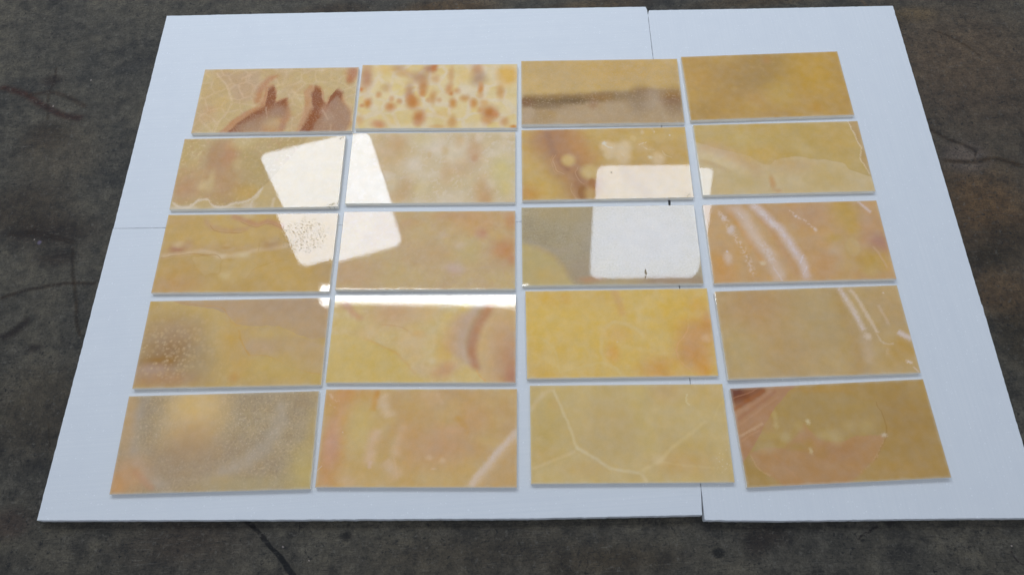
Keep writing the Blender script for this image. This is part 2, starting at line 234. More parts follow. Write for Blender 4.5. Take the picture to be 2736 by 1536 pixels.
STONE['24'] = dict(pos=(1.00526, 1.51120, -0.03151), tilt=(-0.00032, 0.00134), base=((0.75, 0.487, 0.16), (0.705, 0.448, 0.139), (0.778, 0.515, 0.188)), flecks=[], marks=[
  ('e',[(-311.4,77.9),(-272.6,64.5),(-223.5,43.9),(-163.1,24.9),(-122.4,9.9),(-84.1,-18.5),(-63.3,-31.0),(-26.0,-10.0),(17.8,-2.7),(74.9,-1.0),(115.4,-12.4),(157.4,-15.3),(210.9,-30.4),(233.5,-58.1),(301.8,-93.4)],(-13.9,-107.7),(0.816,0.572,0.278),0.9,2.88,1),
  ('v',[(-296.6,56.5),(-232.5,40.7),(-179.7,8.2),(-128.9,-34.2),(-86.7,-72.4)],53.61,(0.816,0.474,0.25),0.522,1,0,0),
  ('v',[(-300.7,22.0),(-229.8,-4.1),(-172.2,-39.7),(-122.3,-84.7)],43.63,(0.95,0.71,0.397),0.493,1,0,0),
  ('v',[(-298.3,-5.5),(-249.4,-23.9),(-192.3,-62.7)],14.2,(0.723,0.448,0.2),0.48,1,0,0),
  ('v',[(-213.4,-52.0),(-152.7,-100.5),(-99.9,-121.8)],23.93,(0.778,0.529,0.206),0.29,0.95,1,0),
  ('b',-65.2,11.7,73.8,37.6,0,(0.797,0.461,0.112),0.7,0.9,1),
  ('b',-60.6,133.9,86.7,28.4,0,(0.797,0.487,0.139),0.5,0.9,1),
  ('b',-244.1,107.5,63.5,35.2,0,(0.741,0.487,0.188),0.5,0.85,1),
  ('b',-130.9,90.0,34.5,24.5,0,(0.836,0.572,0.214),0.5,0.85,1),
  ('b',218.5,79.6,71.4,69.7,0,(0.778,0.461,0.124),0.5,0.9,1),
  ('b',34.3,-38.9,84.3,30.3,0,(0.76,0.448,0.182),0.5,0.85,1),
  ('b',56.2,-106.3,33.4,19.7,0,(0.856,0.602,0.288),0.5,0.85,2),
  ('b',137.6,-45.2,33.7,16.8,0,(0.816,0.558,0.236),0.6,0.85,2),
  ('b',142.1,-95.5,69.6,42.9,0,(0.741,0.474,0.149),0.6,0.9,1),
  ('b',-51.4,-106.6,9.7,26.3,0,(0.76,0.351,0.1),0.7,0.85,1),
  ('b',-36.5,-143.2,11.1,9.8,0,(0.76,0.386,0.129),0.6,0.85,1),
  ('b',-150.8,-87.2,55.9,39.8,0,(0.741,0.501,0.188),0.5,0.85,1),
  ('e',[(268.5,156.1),(278.5,105.9),(286.3,60.1),(294.7,32.1),(281.1,-12.1),(289.4,-46.2),(301.8,-93.4)],(330.4,0.1),(0.653,0.386,0.16),0.7,2.31,1),
  ('v',[(268.5,156.1),(278.5,105.9),(286.3,60.1),(294.7,32.1)],4.13,(0.95,0.727,0.449),0.675,0.8,2,0),
  ('v',[(295.0,33.8),(285.4,8.3),(280.8,-13.8),(289.4,-46.2),(301.1,-83.4)],4.05,(0.95,0.709,0.418),0.637,0.8,2,0)])
STONE['31'] = dict(pos=(-0.91621, 1.23263, -0.04618), tilt=(0.00139, -0.00043), base=((0.76, 0.461, 0.149), (0.705, 0.422, 0.139), (0.797, 0.501, 0.176)), flecks=[(194.7, 63.8, 130.4, 106.7, 0.46)], marks=[
  ('v',[(-172.8,131.5),(-136.4,99.1),(-92.5,87.5),(-42.3,88.5),(-4.1,94.4)],19.41,(0.705,0.386,0.18),0.64,0.95,1,0),
  ('v',[(-76.7,146.4),(-31.9,129.8),(15.9,110.1),(59.0,122.3),(118.4,96.2)],18.36,(0.705,0.329,0.171),0.68,0.95,1,0),
  ('v',[(-146.4,108.8),(-119.7,83.1),(-68.7,78.7),(-29.2,75.8)],2.46,(0.587,0.267,0.073),0.56,0.95,1,0),
  ('v',[(-38.9,120.3),(14.7,99.0),(63.1,112.7),(113.5,91.5)],2.11,(0.587,0.277,0.086),0.56,0.95,1,0),
  ('b',-14.6,145.7,16.9,12.9,0,(0.875,0.618,0.308),0.6,0.85,1),
  ('v',[(-301.2,-2.2),(-223.3,9.3),(-136.3,17.6),(-38.5,10.4),(28.7,22.0)],25.96,(0.723,0.435,0.188),0.6,0.95,1,0),
  ('v',[(-299.3,-11.4),(-221.0,-3.0),(-178.1,4.2),(-110.5,-4.2),(-75.8,-14.4),(-8.4,-5.9),(30.8,8.1),(71.5,12.3),(147.1,23.8)],15.04,(0.896,0.618,0.363),0.493,0.95,1,0),
  ('b',-246.6,15.8,26.4,14.9,0,(0.571,0.257,0.153),0.8,0.85,1),
  ('b',-244.0,31.2,18.4,11.8,0,(0.856,0.572,0.278),0.7,0.85,1),
  ('b',-210.7,30.9,16.7,18.7,0,(0.705,0.386,0.185),0.6,0.85,1),
  ('b',79.5,33.9,30.4,21.8,0,(0.587,0.329,0.159),0.75,0.85,1),
  ('b',81.2,61.9,25.0,26.7,0,(0.778,0.494,0.197),0.6,0.3,1),
  ('b',-72.9,35.6,13.9,15.6,0,(0.778,0.481,0.197),0.6,0.85,1),
  ('b',-75.4,17.0,13.8,6.2,0,(0.653,0.329,0.078),0.6,0.85,1),
  ('v',[(37.6,37.4),(41.1,3.4)],3.46,(0.688,0.386,0.129),0.56,0.95,1,0),
  ('b',-89.1,-16.7,22.0,9.2,0,(0.937,0.681,0.392),0.6,0.85,1),
  ('b',-10.3,-11.4,22.0,12.3,0,(0.916,0.665,0.335),0.6,0.85,1),
  ('v',[(-297.6,-20.0),(-228.1,-9.1),(-182.3,-3.4),(-142.3,-11.5),(-115.1,-9.7),(-85.0,-25.3)],2.07,(0.563,0.248,0.054),0.64,0.95,1,0),
  ('r',(-129.6,-52.8),[(-87.1,-28.9),(-85.0,-74.3),(-134.2,-88.8),(-166.9,-58.4),(-185.0,-18.7),(-141.5,-16.1)],(0.778,0.515,0.206),0.6,3.83,1),
  ('r',(-18.3,-66.0),[(45.3,-54.6),(8.5,-99.2),(-32.1,-116.6),(-73.9,-92.4),(-80.1,-38.1),(7.6,-20.8)],(0.778,0.501,0.188),0.55,3.82,1),
  ('b',-63.5,-89.5,16.3,15.0,0,(0.875,0.618,0.283),0.6,0.85,1),
  ('v',[(13.9,-99.2),(41.2,-63.6),(92.4,-39.9),(145.9,-31.4)],2.37,(0.688,0.357,0.086),0.48,0.95,1,0),
  ('b',283.7,-95.9,40.5,50.6,0,(0.62,0.386,0.188),0.7,0.85,1),
  ('b',-233.6,-123.5,86.8,32.6,0,(0.705,0.386,0.171),0.7,0.85,1),
  ('b',-215.5,-76.0,68.3,45.1,0,(0.723,0.398,0.124),0.5,0.85,1),
  ('b',182.8,-109.8,107.9,44.5,0,(0.778,0.461,0.134),0.5,0.85,1),
  ('b',-281.8,126.4,56.5,22.5,0,(0.705,0.41,0.154),0.5,0.85,1)])
STONE['32'] = dict(pos=(-0.28643, 1.20701, -0.04943), tilt=(0.00355, 0.00449), base=((0.768, 0.5, 0.24), (0.796, 0.536, 0.233), (0.731, 0.452, 0.22)), flecks=[], marks=[
  ('n',70,0.5,0.7,(0.816,0.566,0.339),0.4,(1,1,0),3),
  ('n',90,0.52,0.7,(0.722,0.413,0.218),0.4,(1,1,0),3),
  ('b',161.5,116.2,83.2,50.9,0,(0.816,0.413,0.156),0.65,0.9,1),
  ('b',267.6,-3.1,40.7,42.8,0,(0.758,0.318,0.114),0.8,0.85,1),
  ('b',291.6,115.1,22.1,41.3,0,(0.758,0.341,0.135),0.75,0.85,1),
  ('b',292.2,-42.8,16.2,18.1,0,(0.74,0.297,0.114),0.7,0.85,1),
  ('b',187.5,62.4,20.6,20.3,0,(0.758,0.364,0.205),0.75,0.85,1),
  ('b',239.8,52.6,21.9,18.7,0,(0.796,0.479,0.171),0.6,0.85,1),
  ('b',77.6,132.9,69.6,16.0,0,(0.758,0.388,0.18),0.5,0.85,1),
  ('b',-71.1,105.5,33.3,15.9,0,(0.796,0.426,0.186),0.5,0.85,1),
  ('b',117.7,10.3,21.8,16.9,0,(0.855,0.597,0.408),0.7,0.85,2),
  ('b',101.6,-74.5,32.3,20.9,0,(0.796,0.529,0.382),0.75,0.85,2),
  ('b',137.7,-20.4,40.7,45.7,0,(0.796,0.566,0.212),0.55,0.85,1),
  ('b',-101.2,-102.9,94.1,38.6,0,(0.796,0.536,0.226),0.5,0.85,1),
  ('b',42.4,-13.6,40.8,30.5,0,(0.777,0.466,0.205),0.5,0.85,1),
  ('b',53.1,54.2,22.0,12.5,0,(0.835,0.566,0.339),0.5,0.85,2),
  ('b',-264.1,-86.9,67.6,44.8,0,(0.777,0.446,0.226),0.5,0.85,1),
  ('b',-29.9,64.2,33.1,37.6,0,(0.816,0.536,0.212),0.5,0.85,1),
  ('b',246.6,-60.5,53.8,30.0,0,(0.722,0.452,0.23),0.5,0.85,1)])
STONE['33'] = dict(pos=(0.34618, 1.19026, -0.04165), tilt=(-0.00141, -0.00195), base=((0.571, 0.423, 0.226), (0.525, 0.385, 0.206), (0.62, 0.469, 0.254)), flecks=[(114.4, -107.6, 4.8, 14.8, 0.9), (111.7, -125.3, 3.2, 5.9, 0.9)], marks=[
  ('n',130,0.5,0.64,(0.426,0.29,0.153),0.45,(1,1,0),3),
  ('n',170,0.53,0.68,(0.723,0.584,0.385),0.45,(1,1,0),3),
  ('b',-114.4,123.5,69.1,41.5,0,(0.653,0.455,0.2),0.5,0.85,1),
  ('b',-211.1,131.5,55.4,32.0,0,(0.67,0.455,0.2),0.4,0.85,1),
  ('b',126.3,25.3,189.7,139.0,0,(0.62,0.496,0.398),0.5,0.85,1),
  ('v',[(-287.5,13.3),(-255.1,-2.6),(-206.7,-21.7),(-169.0,-25.3),(-130.8,-16.8)],25.46,(0.587,0.429,0.284),0.435,0.95,1,0),
  ('b',-109.7,-92.5,53.4,38.7,0,(0.556,0.392,0.245),0.6,0.85,1),
  ('e',[(-306.6,9.0),(-260.5,-2.5),(-228.3,-18.3),(-196.4,-40.1),(-170.6,-76.6),(-150.6,-115.6),(-128.2,-154.1)],(-270.1,-90.1),(0.723,0.51,0.2),0.9,16.33,2),
  ('v',[(-263.3,-5.5),(-228.3,-19.8),(-191.2,-46.2),(-168.0,-76.7),(-145.5,-121.6)],18.46,(0.67,0.404,0.19),0.261,0.95,1,0),
  ('b',-217.1,-114.6,53.3,29.6,0,(0.797,0.496,0.156),0.5,0.85,1),
  ('b',191.9,-144.0,147.5,20.4,0,(0.54,0.344,0.2),0.85,0.85,1),
  ('b',-71.7,-134.4,42.4,13.2,0,(0.688,0.356,0.176),0.75,0.85,1),
  ('b',47.1,-139.0,52.8,14.6,0,(0.688,0.469,0.216),0.6,0.85,1),
  ('b',-19.6,-149.8,79.2,11.7,0,(0.653,0.455,0.206),0.5,0.85,1)])
STONE['34'] = dict(pos=(0.98876, 1.16719, -0.03027), tilt=(-0.00379, 0.00091), base=((0.777, 0.455, 0.192), (0.722, 0.404, 0.18), (0.816, 0.442, 0.156)), flecks=[(-293.7, 146.5, 4.6, 4.6, 0.4)], marks=[
  ('v',[(-218.2,132.7),(-175.6,33.6),(-150.2,-21.2),(-122.7,-93.6)],18.51,(0.816,0.404,0.128),0.64,1,1,0),
  ('b',-268.2,-111.3,38.3,54.9,0,(0.835,0.392,0.108),0.75,0.85,1),
  ('v',[(-110.9,106.6),(-75.0,30.9),(-47.0,-52.2),(-19.7,-133.0)],21.23,(0.74,0.379,0.162),0.56,1,1,0),
  ('v',[(-40.8,101.3),(-16.4,45.3),(7.6,-25.4)],28.82,(0.816,0.469,0.18),0.348,1,1,0),
  ('b',64.8,104.9,79.0,45.8,0,(0.704,0.392,0.205),0.7,0.85,1),
  ('b',236.1,70.7,44.8,103.4,0,(0.722,0.404,0.212),0.7,0.85,1),
  ('b',275.8,-16.9,33.1,34.5,0,(0.601,0.28,0.174),0.85,0.85,1),
  ('b',231.5,22.5,25.0,28.6,0,(0.758,0.404,0.18),0.5,0.85,1),
  ('b',187.3,108.1,47.9,52.3,0,(0.722,0.416,0.083),0.8,0.85,1),
  ('b',196.5,42.7,25.1,41.6,0,(0.74,0.429,0.089),0.7,0.85,1),
  ('b',130.4,6.1,30.5,19.0,0,(0.74,0.436,0.101),0.7,0.85,1),
  ('b',236.1,-84.6,51.9,46.1,0,(0.722,0.416,0.077),0.8,0.85,1),
  ('b',129.5,-136.9,40.7,18.1,0,(0.74,0.442,0.15),0.5,0.85,1),
  ('b',160.5,-51.5,16.5,34.2,0,(0.74,0.442,0.121),0.6,0.85,1),
  ('b',130.0,-38.2,30.3,28.1,0,(0.796,0.524,0.278),0.6,0.85,1),
  ('b',184.9,-27.1,24.8,34.4,0,(0.777,0.51,0.212),0.7,0.3,1),
  ('b',67.5,-104.8,49.1,45.8,0,(0.796,0.416,0.162),0.6,0.85,1),
  ('b',150.5,-100.8,35.4,21.4,0,(0.777,0.496,0.205),0.6,0.85,1),
  ('b',222.1,-124.1,21.7,18.2,0,(0.758,0.496,0.186),0.6,0.85,1),
  ('v',[(-205.0,145.6),(-170.9,105.0),(-150.8,49.0),(-128.4,-6.0),(-103.8,-44.4),(-93.8,-85.1),(-77.1,-149.8)],37.08,(0.95,0.693,0.521),0.6,1,2,0),
  ('v',[(-186.0,118.6),(-167.1,91.7),(-144.7,52.1)],6.64,(0.95,0.708,0.563),0.525,1,2,1),
  ('v',[(-124.6,0.3),(-105.6,-38.1),(-95.6,-78.9)],20.26,(0.95,0.728,0.587),0.6,1,2,1),
  ('v',[(-98.1,-94.3),(-86.7,-125.2),(-74.4,-149.8)],3.56,(0.95,0.727,0.615),0.525,0.8,2,0),
  ('v',[(-132.5,151.9),(-103.7,116.3),(-73.8,72.8),(-49.9,46.3),(-29.6,0.9),(-16.2,-34.2),(-0.7,-72.1),(10.7,-146.0)],27.81,(0.95,0.731,0.625),0.637,1,2,0),
  ('v',[(-129.7,151.8),(-101.2,114.5),(-72.6,71.2),(-49.1,43.0)],12.61,(0.95,0.751,0.682),0.712,1,2,1),
  ('v',[(-49.1,43.0),(-29.6,0.9),(-16.2,-34.2),(-5.7,-53.3)],10.19,(0.95,0.748,0.691),0.525,1,2,1),
  ('b',-98.3,114.5,8.5,10.5,0,(0.95,0.745,0.618),0.6,0.8,2),
  ('b',-70.1,69.5,10.1,9.7,0,(0.95,0.744,0.615),0.6,0.8,2),
  ('v',[(10.9,-53.8),(2.0,-72.2),(-6.2,-87.4)],4.29,(0.95,0.764,0.707),0.637,0.8,2,0),
  ('v',[(16.8,-97.3),(4.7,-118.4),(-2.3,-127.4)],3.55,(0.95,0.746,0.654),0.6,0.8,2,0),
  ('v',[(-253.3,127.1),(-238.3,100.3),(-221.0,51.0),(-201.7,8.7),(-175.2,-76.8),(-168.9,-126.1)],17.02,(0.95,0.691,0.503),0.525,1,2,1),
  ('b',-238.3,100.3,7.4,7.8,0,(0.95,0.729,0.605),0.65,0.8,2),
  ('b',-219.8,49.3,9.6,16.1,-30,(0.95,0.728,0.602),0.65,0.8,2),
  ('b',-244.6,-59.4,13.8,21.7,0,(0.937,0.679,0.49),0.6,0.7,2),
  ('b',-244.0,-34.4,3.3,3.8,0,(0.95,0.766,0.678),0.8,0.85,1),
  ('v',[(-5.8,123.4),(15.1,96.5),(40.4,79.4),(70.3,42.9)],8.11,(0.95,0.69,0.515),0.562,1,2,1),
  ('b',13.8,97.2,4.5,4.6,0,(0.95,0.744,0.615),0.6,0.85,1),
  ('b',70.3,42.9,5.6,7.1,0,(0.95,0.725,0.563),0.6,0.85,1),
  ('v',[(237.5,151.4),(257.0,129.2),(276.7,102.2)],9.59,(0.95,0.731,0.625),0.6,1,2,0),
  ('v',[(253.8,-28.9),(272.3,-70.0),(282.4,-110.4)],6.56,(0.835,0.524,0.299),0.406,0.95,1,0),
  ('b',-129.0,-81.1,9.3,8.6,0,(0.937,0.696,0.408),0.7,0.7,2)])
STONE['41'] = dict(pos=(-0.92545, 0.90021, -0.03310), tilt=(0.00084, 0.00188), base=((0.778, 0.494, 0.168), (0.723, 0.448, 0.149), (0.807, 0.529, 0.194)), flecks=[(275.2, 147.2, 13.8, 12.0, 0.42)], marks=[
  ('n',60,0.52,0.7,(0.836,0.572,0.25),0.4,(1,1,0),3),
  ('r',(121.1,100.0),[(-228.3,152.3),(-131.1,133.7),(-60.7,124.7),(-38.3,103.5),(0.4,63.0),(45.1,54.8),(140.2,55.1),(200.4,25.4),(253.6,7.1),(312.6,8.7),(302.0,155.6),(-52.8,163.5)],(0.688,0.422,0.214),0.9,2.47,1),
  ('b',173.3,122.6,123.9,35.8,0,(0.636,0.398,0.223),0.6,0.8,1),
  ('b',-16.7,105.9,27.5,26.7,0,(0.705,0.448,0.259),0.5,0.85,1),
  ('n',35,0.55,0.7,(0.741,0.448,0.154),0.25,(1,1,0),3),
  ('v',[(-227.9,149.9),(-187.7,141.8),(-130.9,132.8),(-60.5,123.2),(-34.7,97.5),(-2.1,61.6),(18.0,53.9)],3.83,(0.76,0.386,0.112),0.48,0.95,1,0),
  ('r',(134.9,-13.2),[(17.6,37.9),(27.9,3.2),(58.9,-47.0),(126.4,-52.5),(185.7,-81.6),(260.1,-109.3),(305.7,-117.1),(313.6,-31.1),(206.5,19.6),(140.8,49.8),(45.5,51.8)],(0.741,0.461,0.2),0.8,2.69,1),
  ('b',87.6,-20.8,59.2,25.6,0,(0.723,0.448,0.241),0.6,0.85,1),
  ('b',116.1,30.1,67.8,17.3,0,(0.778,0.501,0.171),0.7,0.85,1),
  ('b',248.3,-71.8,39.9,25.1,0,(0.705,0.435,0.214),0.5,0.85,1),
  ('b',262.5,-1.6,40.4,22.9,0,(0.723,0.448,0.214),0.5,0.85,1),
  ('v',[(11.3,43.9),(28.7,-2.5),(59.1,-48.4)],4.77,(0.778,0.386,0.088),0.56,0.95,1,0),
  ('v',[(56.5,-48.3),(126.5,-53.1),(183.1,-81.6),(251.9,-106.4),(300.4,-117.0)],3.01,(0.778,0.398,0.1),0.56,0.95,1,0),
  ('b',-9.0,15.5,38.0,57.6,0,(0.797,0.448,0.124),0.6,0.85,1),
  ('b',37.1,-81.4,37.3,33.4,0,(0.797,0.435,0.112),0.6,0.85,1),
  ('b',19.1,-122.4,15.9,16.5,0,(0.76,0.351,0.088),0.6,0.85,1),
  ('b',157.5,-89.4,106.2,36.0,0,(0.797,0.508,0.149),0.7,0.85,1),
  ('b',280.6,-130.2,31.6,13.7,0,(0.778,0.487,0.118),0.6,0.85,1),
  ('b',-218.9,-20.1,127.0,108.2,0,(0.525,0.313,0.143),0.92,0.7,1),
  ('b',-195.2,-31.9,53.9,53.9,0,(0.426,0.221,0.083),0.75,0.85,1),
  ('b',-231.5,-67.7,69.7,19.6,0,(0.453,0.212,0.041),0.75,0.85,1),
  ('b',-256.2,-92.2,66.8,20.8,0,(0.62,0.386,0.25),0.85,0.85,1),
  ('b',-220.6,-125.9,111.5,21.9,0,(0.603,0.308,0.139),0.75,0.85,1),
  ('b',-143.5,-113.7,39.8,19.3,0,(0.62,0.287,0.129),0.5,0.85,1),
  ('b',-110.6,-72.9,53.5,64.2,0,(0.571,0.374,0.182),0.7,0.85,1),
  ('b',-197.7,42.5,81.9,34.9,0,(0.62,0.386,0.206),0.5,0.85,1),
  ('s',52,0.38,(0.816,0.543,0.259),0.28,(-164.4,7.3,168.2,137.9)),
  ('s',75,0.36,(0.856,0.587,0.298),0.4,(-210.9,-34.4,121.3,107.7))])
STONE['42'] = dict(pos=(-0.30045, 0.88139, -0.05219), tilt=(0.00013, -0.00194), base=((0.893, 0.597, 0.231), (0.852, 0.551, 0.211), (0.925, 0.645, 0.27)), flecks=[], marks=[
  ('k',20,0.07,(0.95,0.675,0.328),0.22),
  ('n',45,0.5,0.66,(0.936,0.661,0.323),0.4,(1,1,0),3),
  ('b',-97.0,89.1,76.3,47.1,0,(0.831,0.466,0.231),0.8,0.85,1),
  ('b',-2.0,94.8,54.5,35.3,0,(0.893,0.551,0.25),0.6,0.85,1),
  ('v',[(-270.1,128.2),(-241.9,92.5),(-206.2,60.1)],18.92,(0.811,0.376,0.192),0.68,0.95,1,0),
  ('b',-266.5,119.2,22.0,14.9,0,(0.752,0.413,0.231),0.6,0.85,1),
  ('v',[(-140.1,48.3),(-79.9,39.5),(-40.8,19.3)],4.06,(0.811,0.426,0.168),0.56,0.95,1,0),
  ('e',[(-306.9,11.2),(-225.4,5.3),(-145.3,-20.5),(-84.2,-51.6),(-50.3,-82.3),(-2.4,-131.8),(20.0,-158.9)],(-230.3,-82.1),(0.883,0.574,0.168),0.85,7.02,1),
  ('v',[(-195.5,2.4),(-145.0,-23.3),(-84.0,-54.4),(-50.1,-85.1),(-15.9,-126.3)],6.72,(0.872,0.479,0.133),0.48,0.95,1,0),
  ('b',-180.9,19.5,37.8,31.6,0,(0.915,0.597,0.27),0.6,0.4,1),
  ('b',-36.3,-9.3,48.2,37.0,0,(0.936,0.613,0.291),0.7,0.4,1),
  ('b',25.2,-9.4,24.1,22.7,0,(0.936,0.629,0.28),0.6,0.3,1),
  ('b',-25.2,-60.1,42.4,22.3,0,(0.893,0.566,0.25),0.6,0.85,1),
  ('b',4.0,-107.2,39.4,22.0,0,(0.893,0.566,0.27),0.6,0.85,1),
  ('b',-13.6,13.5,21.5,11.5,0,(0.893,0.479,0.14),0.5,0.85,1),
  ('b',34.1,-79.6,10.6,10.0,0,(0.95,0.693,0.368),0.6,0.85,1),
  ('b',-243.4,51.5,48.9,17.5,0,(0.893,0.613,0.211),0.5,0.85,1),
  ('b',-278.7,-25.9,32.2,42.5,0,(0.936,0.645,0.28),0.5,0.85,1),
  ('b',70.0,-54.6,23.9,64.3,0,(0.925,0.536,0.133),0.7,0.85,1),
  ('b',147.1,106.2,24.5,20.7,0,(0.95,0.608,0.15),0.7,0.85,1),
  ('b',81.3,53.6,27.0,29.0,0,(0.936,0.613,0.205),0.5,0.85,1),
  ('e',[(231.1,126.6),(207.5,79.5),(186.8,38.9),(171.9,-4.0),(167.6,-43.5),(173.8,-77.0),(188.1,-121.0),(220.2,-159.0)],(283.8,1.5),(0.872,0.536,0.231),0.9,5.45,0),
  ('v',[(150.5,85.5),(109.2,30.4),(97.8,-20.9),(112.8,-65.8)],50.83,(0.831,0.452,0.224),0.68,1,0,0),
  ('v',[(190.2,126.8),(158.9,76.7),(136.0,30.4),(131.1,-20.9),(139.0,-60.3),(166.6,-101.8)],44.33,(0.752,0.493,0.323),0.76,1,0,0),
  ('v',[(209.3,126.7),(177.9,73.8),(157.7,24.6),(151.2,-26.6),(163.1,-71.4)],20.45,(0.625,0.352,0.179),0.56,1,0,0),
  ('v',[(223.0,123.7),(204.7,82.5),(181.4,41.8),(167.9,-4.0),(163.7,-43.5),(169.1,-77.0),(178.7,-112.8)],27.25,(0.66,0.266,0.126),0.76,1,0,0),
  ('v',[(178.7,-110.1),(188.2,-126.5),(209.6,-150.9)],4.58,(0.915,0.413,0.113),0.56,0.95,1,0),
  ('b',287.0,-71.6,50.0,91.6,0,(0.715,0.364,0.192),0.85,0.9,1),
  ('b',297.9,-134.7,26.0,35.3,0,(0.642,0.256,0.14),0.75,0.85,1),
  ('b',249.0,13.0,32.1,57.2,0,(0.831,0.466,0.218),0.5,0.85,1),
  ('b',77.7,-110.0,39.4,21.9,25,(0.831,0.426,0.211),0.8,0.85,1),
  ('b',154.4,-131.9,39.2,19.0,0,(0.936,0.613,0.189),0.6,0.85,1)])
STONE['43'] = dict(pos=(0.34311, 0.86547, -0.03599), tilt=(0.00431, -0.00043), base=((0.95, 0.59, 0.153), (0.913, 0.548, 0.144), (0.95, 0.61, 0.178)), flecks=[], marks=[
  ('k',12,0.075,(0.95,0.63,0.238),0.35),
  ('v',[(-51.9,-96.5),(-58.3,-74.3),(-59.6,-29.4),(-45.0,13.0),(-14.0,38.4)],11.55,(0.95,0.647,0.277),0.551,0.95,1,0),
  ('v',[(-16.7,37.0),(25.3,26.1),(58.5,8.3),(80.3,-17.8)],10.91,(0.95,0.647,0.277),0.522,0.95,1,0),
  ('v',[(-304.5,-13.6),(-272.5,-11.4),(-225.6,-43.3),(-197.2,-132.4)],7.24,(0.95,0.66,0.27),0.348,0.95,1,0),
  ('v',[(-197.2,-132.4),(-128.8,-117.2),(-55.0,-104.7),(-24.6,-119.0),(-0.5,-146.6)],8.85,(0.95,0.66,0.27),0.377,0.95,1,0),
  ('b',-8.9,-4.8,39.8,25.6,0,(0.95,0.501,0.117),0.65,0.85,1),
  ('b',-26.5,-69.3,21.0,27.8,0,(0.95,0.446,0.093),0.8,0.85,1),
  ('b',-220.4,121.5,32.6,23.8,0,(0.95,0.532,0.102),0.6,0.85,1),
  ('b',-171.3,123.5,16.3,17.9,0,(0.95,0.487,0.088),0.6,0.85,1),
  ('b',-246.3,71.8,16.2,17.5,0,(0.95,0.566,0.103),0.5,0.85,1),
  ('v',[(-8.7,156.2),(4.5,111.2),(16.9,58.1)],21.14,(0.87,0.462,0.171),0.64,0.95,1,0),
  ('b',-149.1,12.1,133.4,114.6,0,(0.95,0.59,0.143),0.4,0.85,1),
  ('b',189.1,63.6,58.9,49.5,0,(0.95,0.545,0.088),0.6,0.85,1),
  ('b',262.1,-1.2,60.8,42.7,0,(0.85,0.397,0.129),0.8,0.85,1),
  ('b',293.3,38.4,18.6,31.7,0,(0.87,0.391,0.129),0.6,0.85,1),
  ('b',222.9,-68.1,43.2,52.8,0,(0.809,0.384,0.149),0.85,0.85,1),
  ('b',255.6,-79.8,39.1,49.8,0,(0.85,0.409,0.134),0.7,0.85,1),
  ('b',130.5,-129.8,62.2,35.4,0,(0.892,0.435,0.124),0.8,0.85,1),
  ('b',169.6,-127.8,25.9,21.8,0,(0.95,0.575,0.14),0.6,0.85,1),
  ('b',260.2,-129.3,23.3,29.9,0,(0.935,0.409,0.068),0.8,0.85,1),
  ('b',267.4,91.4,32.2,26.4,0,(0.95,0.487,0.088),0.6,0.85,1),
  ('b',280.2,-27.0,13.2,11.3,0,(0.95,0.545,0.257),0.7,0.85,1),
  ('v',[(226.9,16.6),(210.0,-17.3),(188.6,-45.1),(181.0,-72.9),(193.0,-103.5),(232.8,-142.5)],3.98,(0.95,0.506,0.195),0.6,0.95,1,0),
  ('v',[(233.1,97.9),(234.6,62.7),(226.9,16.6)],4.57,(0.95,0.594,0.173),0.29,0.95,1,0),
  ('v',[(93.6,-76.9),(135.7,-74.9),(177.9,-72.8)],5.34,(0.95,0.61,0.203),0.29,0.95,1,0),
  ('v',[(101.2,27.6),(102.1,4.6),(103.1,-29.5)],2.08,(0.95,0.668,0.285),0.675,0.8,2,1),  # thin glint on a scratch, painted into the stone colour
  ('b',-6.8,-31.7,2.6,2.3,0,(0.95,0.679,0.36),0.8,0.85,1)])
